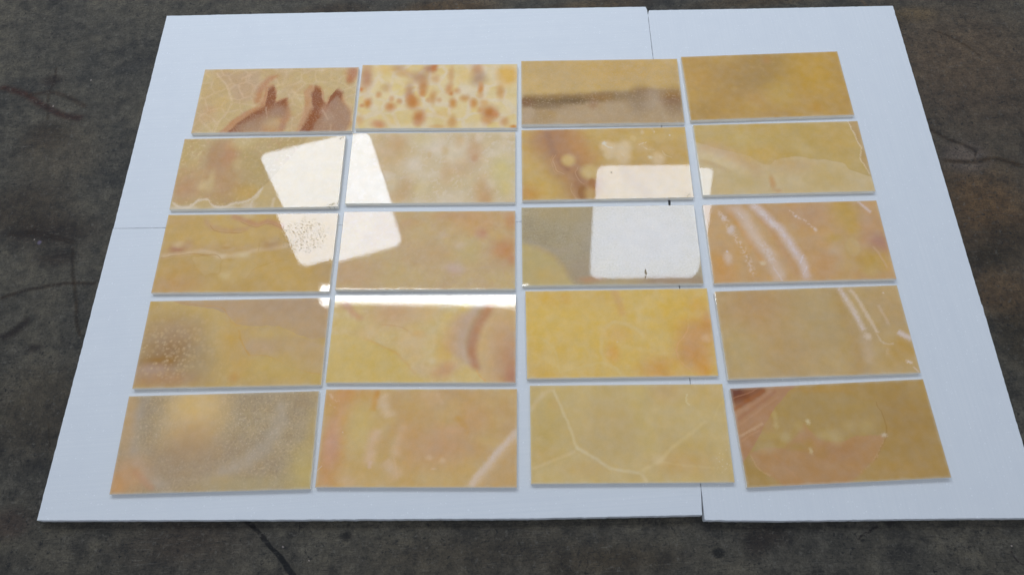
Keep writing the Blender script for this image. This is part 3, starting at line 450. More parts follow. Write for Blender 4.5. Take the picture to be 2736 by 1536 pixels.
STONE['44'] = dict(pos=(0.97790, 0.83520, -0.01523), tilt=(0.0044, -0.00044), base=((0.724, 0.461, 0.184), (0.672, 0.422, 0.175), (0.761, 0.487, 0.196)), flecks=[], marks=[
  ('n',120,0.54,0.7,(0.742,0.487,0.236),0.35,(1,1,0),3),
  ('b',-172.3,84.7,116.2,75.2,0,(0.707,0.386,0.155),0.7,0.9,1),
  ('b',-98.6,-42.6,81.1,72.0,0,(0.689,0.398,0.16),0.5,0.9,1),
  ('b',13.6,41.3,95.9,103.7,0,(0.672,0.448,0.196),0.6,0.9,1),
  ('b',-263.1,-50.7,54.1,71.8,0,(0.724,0.487,0.19),0.5,0.9,1),
  ('b',103.9,88.9,22.1,60.2,0,(0.638,0.362,0.103),0.6,0.85,1),
  ('b',116.1,-79.7,32.1,85.2,0,(0.672,0.386,0.136),0.5,0.85,1),
  ('b',270.1,-68.4,45.5,34.2,0,(0.689,0.374,0.079),0.75,0.85,1),
  ('b',237.5,-112.8,53.2,33.7,0,(0.707,0.41,0.122),0.5,0.85,1),
  ('b',260.2,91.8,55.1,60.3,0,(0.724,0.435,0.172),0.5,0.85,1),
  ('b',90.2,-49.9,16.2,57.4,0,(0.672,0.422,0.136),0.5,0.85,1),
  ('v',[(161.4,-11.9),(157.5,-52.5),(153.1,-118.1)],26.42,(0.798,0.543,0.319),0.488,1,2,0),
  ('v',[(111.1,154.6),(121.5,118.7),(139.1,72.3),(148.2,38.9),(158.6,-5.9)],17.41,(0.95,0.711,0.526),0.637,1,2,0),
  ('v',[(111.5,149.9),(118.0,128.1),(129.3,103.1)],9.42,(0.95,0.734,0.619),0.525,1,2,1),
  ('v',[(137.1,75.4),(148.2,38.9),(158.0,-2.9)],10.02,(0.95,0.733,0.616),0.525,1,2,1),
  ('v',[(144.2,145.5),(163.8,107.8),(176.2,64.8),(189.2,25.4),(202.0,-13.5)],10.86,(0.95,0.693,0.466),0.6,1,2,0),
  ('v',[(225.1,84.0),(234.4,53.5),(244.2,14.4)],7.87,(0.856,0.587,0.366),0.525,1,2,0),
  ('b',166.8,-23.8,10.8,11.6,0,(0.95,0.694,0.469),0.7,0.7,2),
  ('v',[(197.9,-19.2),(210.6,-45.9),(241.4,-52.9)],6.33,(0.895,0.649,0.403),0.562,1,2,0),
  ('v',[(267.6,-13.1),(286.3,-25.5),(307.2,-39.5)],15.48,(0.95,0.734,0.634),0.712,1,2,0),
  ('v',[(221.9,-66.5),(213.7,-89.2)],6.97,(0.817,0.572,0.325),0.375,1,2,0),
  ('b',277.0,-115.7,9.0,4.5,-30,(0.95,0.712,0.514),0.8,0.7,2),
  ('v',[(286.3,-131.6),(299.8,-151.8)],5.51,(0.95,0.693,0.48),0.6,0.9,2,0),
  ('b',251.7,125.7,3.3,3.0,0,(0.95,0.726,0.515),0.7,0.85,1)])
STONE['51'] = dict(pos=(-0.94031, 0.57241, -0.02314), tilt=(0.0, 0.0), base=((0.601, 0.416, 0.216), (0.545, 0.379, 0.209), (0.668, 0.462, 0.233)), flecks=[], marks=[
  ('n',110,0.47,0.62,(0.435,0.28,0.151),0.4,(1,1,0),3),
  ('n',140,0.52,0.68,(0.777,0.554,0.312),0.6,(1,1,0),3),
  ('s',110,0.22,(0.875,0.696,0.474),0.5,(2.4,9.9,273.9,123.6)),
  ('b',-94.0,-68.4,189.2,80.1,0,(0.553,0.344,0.191),0.5,0.85,1),
  ('b',-79.2,95.5,83.5,93.5,0,(0.95,0.598,0.248),0.95,1,1),
  ('b',-80.8,123.8,67.2,34.3,0,(0.95,0.609,0.231),0.6,0.85,1),
  ('b',-81.6,23.2,63.2,38.6,0,(0.722,0.429,0.189),0.75,0.9,1),
  ('b',-74.6,-20.6,81.8,32.6,0,(0.568,0.333,0.158),0.5,0.85,1),
  ('v',[(-267.5,123.5),(-273.4,67.3),(-269.4,3.8),(-249.4,-50.8),(-210.8,-91.7),(-141.0,-137.9)],38.15,(0.668,0.51,0.357),0.464,1,0,0),
  ('v',[(191.4,127.4),(184.6,37.7),(155.3,-16.2),(94.2,-68.1),(31.6,-100.8),(-22.6,-130.7)],40.32,(0.686,0.524,0.357),0.435,1,0,0),
  ('b',-263.1,114.9,28.0,34.2,0,(0.522,0.379,0.243),0.5,0.85,1),
  ('b',-286.4,-128.9,26.8,28.7,0,(0.855,0.416,0.136),0.85,0.8,1),
  ('b',-265.3,-100.7,62.0,50.1,0,(0.777,0.416,0.185),0.85,0.85,1),
  ('b',-296.7,101.7,25.2,71.0,0,(0.758,0.455,0.197),0.75,0.85,1),
  ('b',-285.8,17.9,22.0,55.1,0,(0.704,0.416,0.186),0.5,0.85,1),
  ('v',[(-245.1,-80.2),(-215.9,-107.3),(-172.1,-142.3)],16.89,(0.722,0.356,0.176),0.48,0.95,1,0),
  ('b',290.9,-105.1,50.8,78.9,0,(0.777,0.539,0.173),0.8,0.9,1),
  ('b',300.2,29.0,24.6,91.1,0,(0.722,0.482,0.173),0.6,0.9,1),
  ('b',264.4,119.6,27.8,25.7,0,(0.522,0.333,0.157),0.5,0.85,1),
  ('b',116.0,-134.4,133.2,20.8,0,(0.651,0.469,0.206),0.6,0.85,1),
  ('b',20.9,-118.8,40.1,15.7,0,(0.686,0.455,0.197),0.5,0.85,1)])
STONE['52'] = dict(pos=(-0.31245, 0.55420, -0.05045), tilt=(0.0, 0.0), base=((0.833, 0.51, 0.188), (0.784, 0.455, 0.182), (0.853, 0.554, 0.206)), flecks=[], marks=[
  ('v',[(-210.5,159.7),(-237.3,63.2),(-258.4,-24.7),(-269.3,-99.3),(-276.0,-159.2)],66.47,(0.833,0.356,0.123),0.68,0.95,0,0),
  ('b',-230.4,133.8,83.6,31.5,0,(0.833,0.379,0.13),0.7,0.85,1),
  ('b',-269.2,-24.7,24.4,59.5,0,(0.833,0.429,0.245),0.85,0.8,2),
  ('v',[(-242.3,85.6),(-254.3,41.0),(-259.1,8.0)],17.96,(0.874,0.482,0.245),0.525,0.9,2,0),
  ('v',[(-292.4,139.7),(-273.5,119.6),(-256.3,113.9)],5.81,(0.95,0.628,0.377),0.525,0.9,2,1),
  ('v',[(-297.0,105.5),(-268.1,94.1)],4.33,(0.95,0.628,0.377),0.45,0.9,2,1),
  ('v',[(-139.9,150.9),(-145.2,113.7),(-151.0,82.7)],16.74,(0.853,0.344,0.051),0.68,0.95,1,0),
  ('b',-188.5,40.9,46.6,91.3,0,(0.853,0.569,0.2),0.85,0.8,1),
  ('b',-201.2,-112.4,53.3,39.2,0,(0.853,0.524,0.188),0.5,0.85,1),
  ('b',-209.3,-138.4,23.9,18.1,0,(0.894,0.554,0.284),0.6,0.85,1),
  ('v',[(-119.3,136.5),(-113.5,96.7),(-91.5,60.3)],28.94,(0.95,0.649,0.378),0.637,1,2,0),
  ('v',[(-132.4,24.3),(-144.2,-30.1),(-150.0,-88.7)],28.37,(0.95,0.601,0.36),0.637,1,2,0),
  ('v',[(-146.0,-72.9),(-143.8,-99.3)],7.67,(0.95,0.596,0.385),0.525,0.9,2,0),
  ('v',[(-43.2,35.3),(-60.6,-30.1),(-63.7,-62.2)],26.6,(0.95,0.614,0.357),0.6,1,2,0),
  ('v',[(-97.8,-72.9),(-74.5,-99.2),(-53.8,-128.0)],33.07,(0.95,0.614,0.357),0.6,1,2,0),
  ('v',[(-72.0,-59.6),(-56.5,-128.0)],4.88,(0.95,0.611,0.339),0.45,0.9,2,0),
  ('b',-26.2,-19.3,32.4,94.6,0,(0.813,0.429,0.142),0.6,0.85,1),
  ('b',60.6,-27.5,86.2,61.9,0,(0.793,0.416,0.2),0.7,0.85,1),
  ('b',31.3,124.8,41.5,25.6,0,(0.874,0.524,0.235),0.7,0.85,1),
  ('v',[(52.8,139.0),(71.1,102.1)],10.82,(0.916,0.569,0.284),0.45,0.9,2,0),
  ('v',[(108.3,62.8),(133.5,46.2),(153.7,7.7)],16.41,(0.813,0.416,0.081),0.56,0.95,1,0),
  ('b',99.2,15.9,43.4,16.4,0,(0.853,0.482,0.235),0.6,0.85,1),
  ('b',178.6,96.3,41.2,56.3,0,(0.793,0.442,0.164),0.5,0.85,1),
  ('b',165.9,57.2,43.7,44.4,0,(0.813,0.416,0.17),0.5,0.85,1),
  ('b',35.6,-64.9,10.7,6.9,0,(0.95,0.628,0.348),0.5,0.8,2),
  ('b',50.5,-97.9,6.9,3.1,0,(0.95,0.634,0.373),0.6,0.85,1),
  ('b',76.0,-72.8,9.6,7.9,0,(0.95,0.628,0.348),0.6,0.85,1),
  ('e',[(307.7,18.5),(275.5,-16.7),(243.7,-54.3),(215.0,-91.3),(186.5,-122.6),(161.1,-156.2)],(276.2,-125.2),(0.793,0.469,0.188),0.9,2.7,2),
  ('v',[(307.7,13.1),(278.2,-19.4),(246.4,-56.9),(217.7,-93.9),(189.2,-125.2),(169.0,-156.2)],28.08,(0.95,0.644,0.365),0.562,1,2,0),
  ('v',[(307.7,18.5),(275.4,-14.1),(242.3,-51.6),(213.6,-88.7),(185.2,-120.0),(163.6,-151.1)],16.16,(0.95,0.686,0.49),0.712,1,2,0),
  ('v',[(283.4,-3.2),(238.3,-54.3),(222.7,-75.5)],4.9,(0.95,0.688,0.507),0.6,0.8,2,1),
  ('v',[(-306.0,-105.9),(-298.8,-98.0),(-291.3,-88.8)],2.27,(0.95,0.701,0.567),0.522,0.95,0,0),
  ('b',-237.4,14.8,2.2,2.2,0,(0.95,0.651,0.405),0.9,0.85,1)])
STONE['53'] = dict(pos=(0.33871, 0.53436, -0.04303), tilt=(0.0, 0.0), base=((0.821, 0.557, 0.219), (0.862, 0.589, 0.233), (0.762, 0.505, 0.192)), flecks=[], marks=[
  ('b',-249.9,25.7,64.3,102.2,0,(0.733,0.483,0.15),0.65,0.9,1),
  ('b',-225.7,91.6,17.0,17.4,0,(0.831,0.497,0.15),0.5,0.85,1),
  ('b',-28.2,-1.5,138.6,98.2,0,(0.791,0.512,0.205),0.5,0.85,1),
  ('b',-49.8,-37.6,82.7,55.4,0,(0.733,0.497,0.205),0.5,0.85,1),
  ('b',121.8,126.4,45.3,32.3,0,(0.831,0.497,0.199),0.5,0.85,1),
  ('v',[(35.9,153.8),(38.1,69.0),(51.5,-10.6),(74.1,-71.6)],53.26,(0.852,0.589,0.199),0.435,1,1,0),
  ('b',156.6,-94.0,81.5,32.5,0,(0.831,0.469,0.15),0.6,0.85,1),
  ('b',188.8,-45.0,54.8,27.6,0,(0.772,0.483,0.15),0.5,0.85,1),
  ('b',263.1,125.1,70.6,44.0,0,(0.872,0.542,0.18),0.5,0.85,1),
  ('b',-265.8,-69.0,44.0,27.4,0,(0.831,0.512,0.168),0.5,0.85,1),
  ('b',-143.9,-108.0,68.1,21.6,0,(0.831,0.512,0.18),0.5,0.85,1),
  ('v',[(-231.5,138.5),(-211.5,91.5),(-190.6,42.3),(-178.0,2.5),(-165.7,-39.5),(-158.0,-53.4)],8.25,(0.95,0.722,0.39),0.464,0.95,1,0),
  ('v',[(-165.8,-42.2),(-133.7,-64.5),(-101.8,-83.9),(-64.8,-107.2),(-22.0,-117.0),(25.1,-122.7)],8.91,(0.95,0.726,0.413),0.493,0.95,1,0),
  ('v',[(23.9,-121.3),(33.6,-136.1),(42.9,-154.8)],9.21,(0.95,0.704,0.38),0.435,0.95,1,0),
  ('v',[(-299.4,-109.6),(-238.7,-84.3),(-166.4,-56.1)],8.36,(0.95,0.666,0.331),0.435,0.95,1,0),
  ('v',[(-302.4,74.9),(-267.6,118.3),(-227.1,144.4)],13.45,(0.893,0.638,0.333),0.435,0.95,1,0),
  ('v',[(29.4,-120.0),(77.8,-92.0),(134.0,-44.6),(193.5,-0.5),(241.4,32.9)],10.14,(0.936,0.672,0.299),0.435,0.95,1,0),
  ('v',[(-59.8,-114.0),(-55.0,-146.2)],13.86,(0.915,0.655,0.311),0.29,0.95,1,0),
  ('v',[(78.2,-88.0),(169.3,-102.2),(250.0,-108.1)],6.48,(0.915,0.638,0.267),0.29,0.95,1,0),
  ('b',84.1,-82.6,16.4,16.3,0,(0.95,0.683,0.342),0.6,0.85,1),
  ('v',[(189.4,122.8),(185.6,99.5),(193.9,84.9)],5.88,(0.95,0.74,0.39),0.525,0.9,2,0),
  ('s',90,0.25,(0.95,0.741,0.457),0.6,(279.7,-86.7,29.9,40.7)),
  ('v',[(269.2,32.7),(264.3,38.4),(303.6,110.1)],4.72,(0.915,0.655,0.257),0.232,0.95,1,0)])
STONE['54'] = dict(pos=(0.97603, 0.50411, -0.00132), tilt=(0.0, 0.0), base=((0.626, 0.364, 0.106), (0.579, 0.332, 0.095), (0.659, 0.386, 0.119)), flecks=[], marks=[
  ('b',-15.7,96.5,144.0,53.2,0,(0.642,0.386,0.119),0.5,0.9,1),
  ('b',-80.7,64.1,85.9,58.5,0,(0.535,0.312,0.101),0.5,0.9,1),
  ('b',221.4,5.1,70.6,100.1,0,(0.564,0.312,0.09),0.6,0.9,1),
  ('b',146.2,-118.7,96.7,32.8,0,(0.659,0.364,0.106),0.5,0.85,1),
  ('b',-21.6,136.0,101.5,18.0,0,(0.692,0.364,0.075),0.5,0.85,1),
  ('r',(-8.1,2.0),[(144.2,73.5),(151.6,23.1),(147.8,-8.6),(120.9,-53.0),(80.5,-101.6),(-0.3,-147.3),(-167.7,-150.1),(-268.4,-92.9),(-280.5,-50.2),(-225.7,15.8),(-163.8,83.1),(-111.0,128.4),(34.2,124.0)],(0.61,0.375,0.123),0.6,3.4,1),
  ('v',[(138.6,85.7),(151.0,31.9),(148.7,-8.7),(125.1,-47.5),(91.6,-91.0)],3.59,(0.478,0.237,0.053),0.56,0.95,1,0),
  ('r',(-82.4,-76.8),[(-280.5,-50.2),(-268.4,-92.9),(-231.9,-122.3),(-191.9,-159.8),(-116.7,-171.6),(-4.8,-166.1),(50.9,-119.6),(95.1,-88.3),(118.8,-55.7),(140.7,-19.8),(102.0,-15.0),(53.5,-15.4),(-1.8,-32.7),(-43.3,-27.8),(-75.0,-3.3),(-96.6,29.7),(-127.1,-6.4),(-173.9,-41.3),(-229.6,-35.7)],(0.659,0.332,0.133),0.85,10.05,2),
  ('b',-8.2,-60.8,55.9,25.1,0,(0.579,0.273,0.101),0.5,0.85,1),
  ('b',-131.2,-40.6,28.1,11.3,0,(0.595,0.343,0.085),0.7,0.85,2),
  ('b',-96.4,-36.6,16.9,16.9,0,(0.642,0.343,0.08),0.7,0.85,2),
  ('b',-64.8,-60.8,22.4,16.8,0,(0.61,0.322,0.095),0.5,0.85,2),
  ('v',[(142.1,-14.1),(117.4,-55.7),(88.8,-90.8),(38.5,-124.5)],2.93,(0.797,0.496,0.224),0.525,0.8,2,1),
  ('v',[(-278.7,-55.9),(-263.4,-95.9),(-229.1,-122.5)],3.65,(0.797,0.47,0.208),0.45,0.8,2,0),
  ('v',[(-205.8,-59.5),(-172.7,-105.9),(-139.1,-146.0)],6.67,(0.709,0.353,0.157),0.29,0.95,1,0),
  ('b',-84.0,34.9,7.4,7.5,0,(0.853,0.635,0.324),0.9,0.85,2),
  ('b',-109.8,21.6,17.1,14.4,0,(0.709,0.47,0.177),0.45,0.85,2),
  ('b',-182.9,59.0,7.4,14.6,0,(0.744,0.522,0.208),0.55,0.85,2),
  ('b',-183.1,28.2,7.4,10.4,0,(0.779,0.549,0.232),0.6,0.85,2),
  ('b',-161.5,-7.6,17.0,13.1,0,(0.744,0.509,0.192),0.5,0.85,2),
  ('b',-27.6,-8.5,33.9,14.2,0,(0.761,0.522,0.215),0.5,0.85,2),
  ('b',-8.9,-26.7,16.9,14.1,0,(0.761,0.522,0.215),0.45,0.85,2),
  ('b',38.3,17.1,19.9,14.4,0,(0.761,0.509,0.208),0.45,0.85,2),
  ('b',91.4,11.6,19.8,17.2,0,(0.726,0.496,0.192),0.4,0.85,2),
  ('b',-230.1,-38.5,31.0,14.1,0,(0.709,0.457,0.172),0.4,0.85,2),
  ('b',138.6,-16.8,8.4,5.1,0,(0.911,0.665,0.392),0.8,0.85,2),
  ('b',-94.3,-53.7,5.0,8.4,0,(0.834,0.577,0.267),0.8,0.85,2),
  ('b',-211.4,0.6,22.7,11.4,0,(0.659,0.433,0.147),0.5,0.85,2),
  ('e',[(-98.0,149.0),(-143.0,115.0),(-171.8,86.5),(-200.9,55.4),(-228.5,15.9),(-255.2,-20.2),(-298.4,-71.8)],(-309.0,31.6),(0.626,0.302,0.133),0.95,1.75,1),
  ('b',-215.7,38.6,22.8,26.1,0,(0.709,0.353,0.152),0.5,0.85,1),
  ('v',[(-312.8,111.6),(-258.1,123.8),(-199.8,154.2)],34.39,(0.307,0.081,0.02),0.76,0.95,1,0),
  ('b',-287.4,140.5,32.0,21.0,0,(0.21,0.045,0.015),0.9,0.85,1),
  ('v',[(-305.7,84.4),(-260.8,109.0),(-196.3,141.9)],9.36,(0.478,0.145,0.037),0.68,0.95,1,0),
  ('v',[(-303.0,66.5),(-251.3,96.5),(-179.4,138.0)],9.76,(0.709,0.353,0.177),0.464,0.95,1,0),
  ('v',[(-303.1,48.8),(-241.4,87.1),(-162.0,137.1)],9.3,(0.549,0.22,0.101),0.56,0.95,1,0),
  ('v',[(-303.3,31.3),(-232.1,74.7),(-159.7,118.8)],5.82,(0.726,0.375,0.185),0.348,0.95,1,0),
  ('v',[(-299.7,2.1),(-262.6,17.6),(-221.4,38.9)],7.38,(0.797,0.47,0.24),0.637,0.8,2,0),
  ('v',[(-299.8,-15.1),(-265.2,3.3),(-237.0,16.4)],5.77,(0.761,0.398,0.185),0.406,0.95,1,0),
  ('v',[(-302.6,120.1),(-247.0,136.9),(-218.4,149.1)],3.26,(0.595,0.246,0.115),0.56,0.95,1,0)])
BOARD['ul'] = [(-1.3715, 2.3686), (-0.975, 2.3537), (-0.2007, 2.3221), (0.5665, 2.2877), (0.6046, 2.2854), (0.6087, 2.2686), (0.6085, 2.2474), (0.6038, 2.1116), (0.6005, 2.0091), (0.591, 1.6871), (0.5791, 1.4199), (0.5728, 1.3528), (0.5666, 1.287), (0.0343, 1.3089), (-0.6044, 1.3323), (-1.4134, 1.3649)]
BOARD['ll'] = [(-1.4145, 1.3636), (-0.6043, 1.3313), (0.0343, 1.3078), (0.5698, 1.2858), (0.5646, 0.9914), (0.5528, 0.6992), (0.537, 0.3585), (0.5333, 0.3216), (0.5294, 0.2816), (0.0008, 0.2972), (-0.7823, 0.3317), (-1.4051, 0.3601), (-1.4642, 0.3632)]
BOARD['r'] = [(0.6149, 2.2631), (0.6175, 2.2653), (1.0197, 2.2469), (1.5998, 2.2234), (1.6026, 2.2198), (1.576, 1.5219), (1.5527, 0.908), (1.5526, 0.9061), (1.5542, 0.9048), (1.5402, 0.575), (1.5275, 0.2244), (1.2748, 0.2353), (0.7719, 0.2532), (0.5365, 0.2667), (0.5347, 0.2696), (0.5367, 0.319), (0.5382, 0.3585), (0.5545, 0.6991), (0.5665, 0.9913), (0.578, 1.3262), (0.5817, 1.3647), (0.5935, 1.6869), (0.6024, 2.0089), (0.6056, 2.1115), (0.6099, 2.2461)]
FITTING['L'] = [(-2.921, 5.066), (-1.558, 5.361), (-1.132, 3.908), (-2.242, 3.629)]
FITTING['R'] = [(1.0, 4.707), (2.344, 4.63), (1.942, 3.256), (0.812, 3.31)]
FITTING['S'] = [(-2.009, 3.389), (0.157, 3.261), (0.137, 3.035), (-1.998, 3.2)]
FLOOR_MARKS = [
  ('b',1842.4,1882.5,374.3,365.6,0,(0.097,0.06,0.033),0.7,0.9,1),
  ('b',1812.5,1978.6,219.0,168.7,0,(0.132,0.086,0.049),0.6,0.8,1),
  ('b',1711.2,1279.9,157.9,182.5,0,(0.14,0.07,0.023),0.7,0.8,1),
  ('b',1661.0,959.7,112.4,95.9,0,(0.132,0.07,0.026),0.6,0.6,1),
  ('b',1699.0,1505.0,81.8,65.2,0,(0.148,0.11,0.083),0.7,0.5,1),
  ('b',1509.7,1230.3,78.5,134.7,0,(0.084,0.051,0.026),0.5,0.6,1),
  ('v',[(1577.2,1665.4),(1655.0,1591.8),(1736.2,1536.1),(1731.8,1494.8)],13.98,(0.025,0.012,0.004),0.7,0.9,1,0),
  ('v',[(1612.6,1493.7),(1720.2,1483.9),(1805.1,1490.3),(1897.2,1451.8)],16.34,(0.033,0.016,0.004),0.8,0.9,1,0),
  ('b',1738.0,1157.0,103.2,73.1,0,(0.029,0.021,0.013),0.7,0.7,2),
  ('b',1650.8,1088.4,76.6,42.9,0,(0.018,0.012,0.005),0.7,0.7,2),
  ('b',1657.8,797.1,72.9,103.7,0,(0.029,0.017,0.005),0.6,0.6,1),
  ('b',1695.5,2203.1,90.5,39.9,0,(0.148,0.092,0.037),0.5,0.6,1),
  ('b',1564.7,2171.4,75.2,59.3,0,(0.056,0.031,0.011),0.6,0.6,1),
  ('v',[(1504.0,2298.3),(1520.4,2264.0)],9.19,(0.14,0.086,0.045),0.6,0.8,1,0),
  ('v',[(1748.4,2119.2),(1835.1,2054.4),(1899.9,1972.9)],7.45,(0.037,0.017,0.004),0.6,0.9,2,0),
  ('b',-203.6,2372.3,188.5,41.8,0,(0.11,0.056,0.016),0.6,0.6,1),
  ('b',-675.3,2393.6,142.4,31.5,0,(0.042,0.024,0.011),0.6,0.6,1),
  ('b',420.9,2340.5,186.7,31.1,0,(0.103,0.06,0.026),0.6,0.6,1),
  ('b',1040.8,2313.1,231.1,24.7,0,(0.072,0.039,0.013),0.5,0.6,1),
  ('v',[(-2012.2,2069.2),(-1912.7,2029.0),(-1807.3,1957.4),(-1739.5,1916.6),(-1645.4,1887.2)],24.5,(0.037,0.009,0.004),0.85,0.9,1,0),
  ('v',[(-1895.3,2018.5),(-1776.2,2020.3),(-1642.4,1947.0)],18.23,(0.033,0.014,0.004),0.6,0.9,1,0),
  ('v',[(-1804.8,2155.6),(-1796.0,2078.2),(-1806.5,2022.2),(-1781.3,1892.1)],9.28,(0.025,0.012,0.004),0.6,0.9,1,0),
  ('b',-1805.7,2088.3,39.9,27.1,0,(0.018,0.007,0.004),0.6,0.6,1),
  ('b',-1768.2,1811.1,81.0,62.5,0,(0.018,0.009,0.004),0.75,0.7,2),
  ('b',-1711.0,1712.0,145.0,156.2,0,(0.103,0.075,0.045),0.4,0.6,1),
  ('b',-1654.9,1382.9,151.7,62.8,0,(0.014,0.006,0.004),0.75,0.8,2),
  ('b',-1787.2,1485.1,168.3,97.2,0,(0.037,0.022,0.011),0.6,0.6,1),
  ('b',-1618.3,1274.1,81.3,30.3,0,(0.014,0.006,0.004),0.7,0.8,2),
  ('v',[(-1817.7,1381.5),(-1708.3,1378.3),(-1563.6,1334.6)],19.33,(0.018,0.009,0.004),0.6,0.9,1,0),
  ('v',[(-1782.6,1125.5),(-1697.7,1153.7),(-1608.9,1167.5),(-1453.6,1166.1)],11.92,(0.021,0.01,0.004),0.75,0.9,1,0),
  ('v',[(-1568.1,1316.6),(-1542.3,1195.8),(-1514.1,1107.7),(-1494.5,1022.5),(-1469.2,959.5)],10.91,(0.025,0.013,0.004),0.65,0.9,1,0),
  ('v',[(-1745.8,974.5),(-1700.8,999.3),(-1660.1,1045.4)],25.84,(0.011,0.005,0.004),0.8,0.9,2,0),
  ('b',-1622.2,934.1,25.6,13.6,0,(0.011,0.004,0.004),0.6,0.7,2),
  ('b',-1560.0,711.2,148.0,151.1,0,(0.056,0.037,0.018),0.4,0.6,1),
  ('v',[(-1515.0,671.8),(-1494.1,586.1)],4.9,(0.025,0.014,0.004),0.5,0.9,1,0),
  ('b',-1573.8,361.4,69.5,44.4,0,(0.037,0.014,0.011),0.5,0.6,1),
  ('v',[(-845.2,336.9),(-802.0,302.2),(-758.2,255.1),(-730.2,229.4)],12.03,(0.004,0.004,0.004),0.97,0.35,1,0),
  ('v',[(-734.0,234.9),(-712.6,205.5),(-678.4,164.6)],14.59,(0.004,0.004,0.004),0.97,0.35,1,0),
  ('v',[(-678.0,323.3),(-679.7,285.5)],3.42,(0.005,0.004,0.004),0.6,0.8,1,0),
  ('v',[(-683.6,232.4),(-698.7,212.2)],4.49,(0.004,0.004,0.004),0.5,0.8,1,0),
  ('b',-535.0,276.3,18.1,12.9,0,(0.005,0.004,0.004),0.8,0.6,2),
  ('b',-699.4,291.8,15.9,10.8,0,(0.005,0.004,0.004),0.7,0.6,2),
  ('b',567.4,176.8,17.6,15.5,0,(0.004,0.004,0.004),0.85,0.4,2),
  ('v',[(981.4,194.6),(1019.4,214.0),(1050.0,225.3)],5.48,(0.008,0.004,0.004),0.8,0.8,2,0),
  ('b',1092.1,237.1,17.7,8.5,0,(0.008,0.004,0.004),0.7,0.6,1),
  ('b',997.0,190.7,6.6,4.2,0,(0.004,0.004,0.004),0.8,0.6,1),
  ('v',[(1418.5,142.2),(1429.9,110.7),(1443.7,99.8)],5.41,(0.011,0.004,0.004),0.7,0.8,1,0),
  ('b',-115.3,205.3,333.0,62.8,0,(0.046,0.029,0.013),0.4,0.9,1),  # broad dark patch painted in for the shade on the near floor
  ('b',269.2,166.0,164.7,41.3,0,(0.061,0.035,0.011),0.4,0.9,1),
  ('b',-1013.8,280.2,170.2,64.6,0,(0.072,0.043,0.024),0.4,0.9,1),
  ('b',719.8,217.8,66.2,31.6,0,(0.014,0.006,0.004),0.6,0.8,2),
  ('b',681.0,188.1,32.9,31.2,0,(0.011,0.004,0.004),0.5,0.8,2),
  ('b',-723.5,255.5,3.4,3.2,0,(0.4,0.321,0.269),0.85,0.3,0),
  ('b',-642.1,213.7,2.8,2.6,0,(0.4,0.321,0.269),0.85,0.3,0),
  ('b',-1648.4,2078.2,3.4,4.2,0,(0.4,0.321,0.269),0.85,0.3,0),
  ('b',-1774.7,1957.2,3.3,4.1,0,(0.4,0.321,0.269),0.8,0.3,0),
  ('b',-1693.4,1342.0,6.9,7.7,0,(0.156,0.123,0.174),0.8,0.5,0),
  ('b',1426.1,155.4,2.7,2.6,0,(0.4,0.321,0.269),0.8,0.3,0),
  ('b',-1714.0,1355.5,2.7,3.1,0,(0.4,0.321,0.269),0.8,0.3,0)]

FOAM_T, TILE_T = 0.034, 0.016          # thickness of foam boards and of tiles
TOP = FOAM_T + TILE_T                  # height of the polished faces above the floor
TILE_W, TILE_H = 0.610, 0.3061
CEIL = 4.8 + TOP

# ------------------------------------------------------------------ camera, world, lamps, exposure
sc = bpy.context.scene
C = sc.collection
cam = bpy.data.cameras.new('camera')
cam.sensor_width = 36.0
cam.lens = CAMERA['lens']
cam.clip_start, cam.clip_end = 0.05, 200.0
co = bpy.data.objects.new('camera', cam)
C.objects.link(co)
p, r = CAMERA['pitch'], CAMERA['roll']
fw = Vector((0, math.cos(p), -math.sin(p)))
x0 = Vector((1, 0, 0))
u0 = x0.cross(fw)
xr = math.cos(r) * x0 + math.sin(r) * u0
ur = -math.sin(r) * x0 + math.cos(r) * u0
m = Matrix((xr, ur, -fw)).transposed().to_4x4()
m.translation = Vector((0, 0, CAMERA['height'] + TOP))
co.matrix_world = m
sc.camera = co

world = bpy.data.worlds.new('World')
sc.world = world
world.use_nodes = True
bg = world.node_tree.nodes['Background']
bg.inputs['Color'].default_value = (0.70, 0.80, 0.97, 1)
bg.inputs['Strength'].default_value = 0.49
SKYLIGHT_L, TUBE_L = (13.2, 10.6), 30.0

sc.view_settings.view_transform = 'Standard'
sc.view_settings.look = 'None'
sc.view_settings.exposure = 0.0
sc.view_settings.gamma = 1.0
sc.render.engine = 'CYCLES'
sc.cycles.max_bounces = 7
sc.cycles.diffuse_bounces = 5
sc.cycles.glossy_bounces = 2
sc.cycles.use_denoising = True


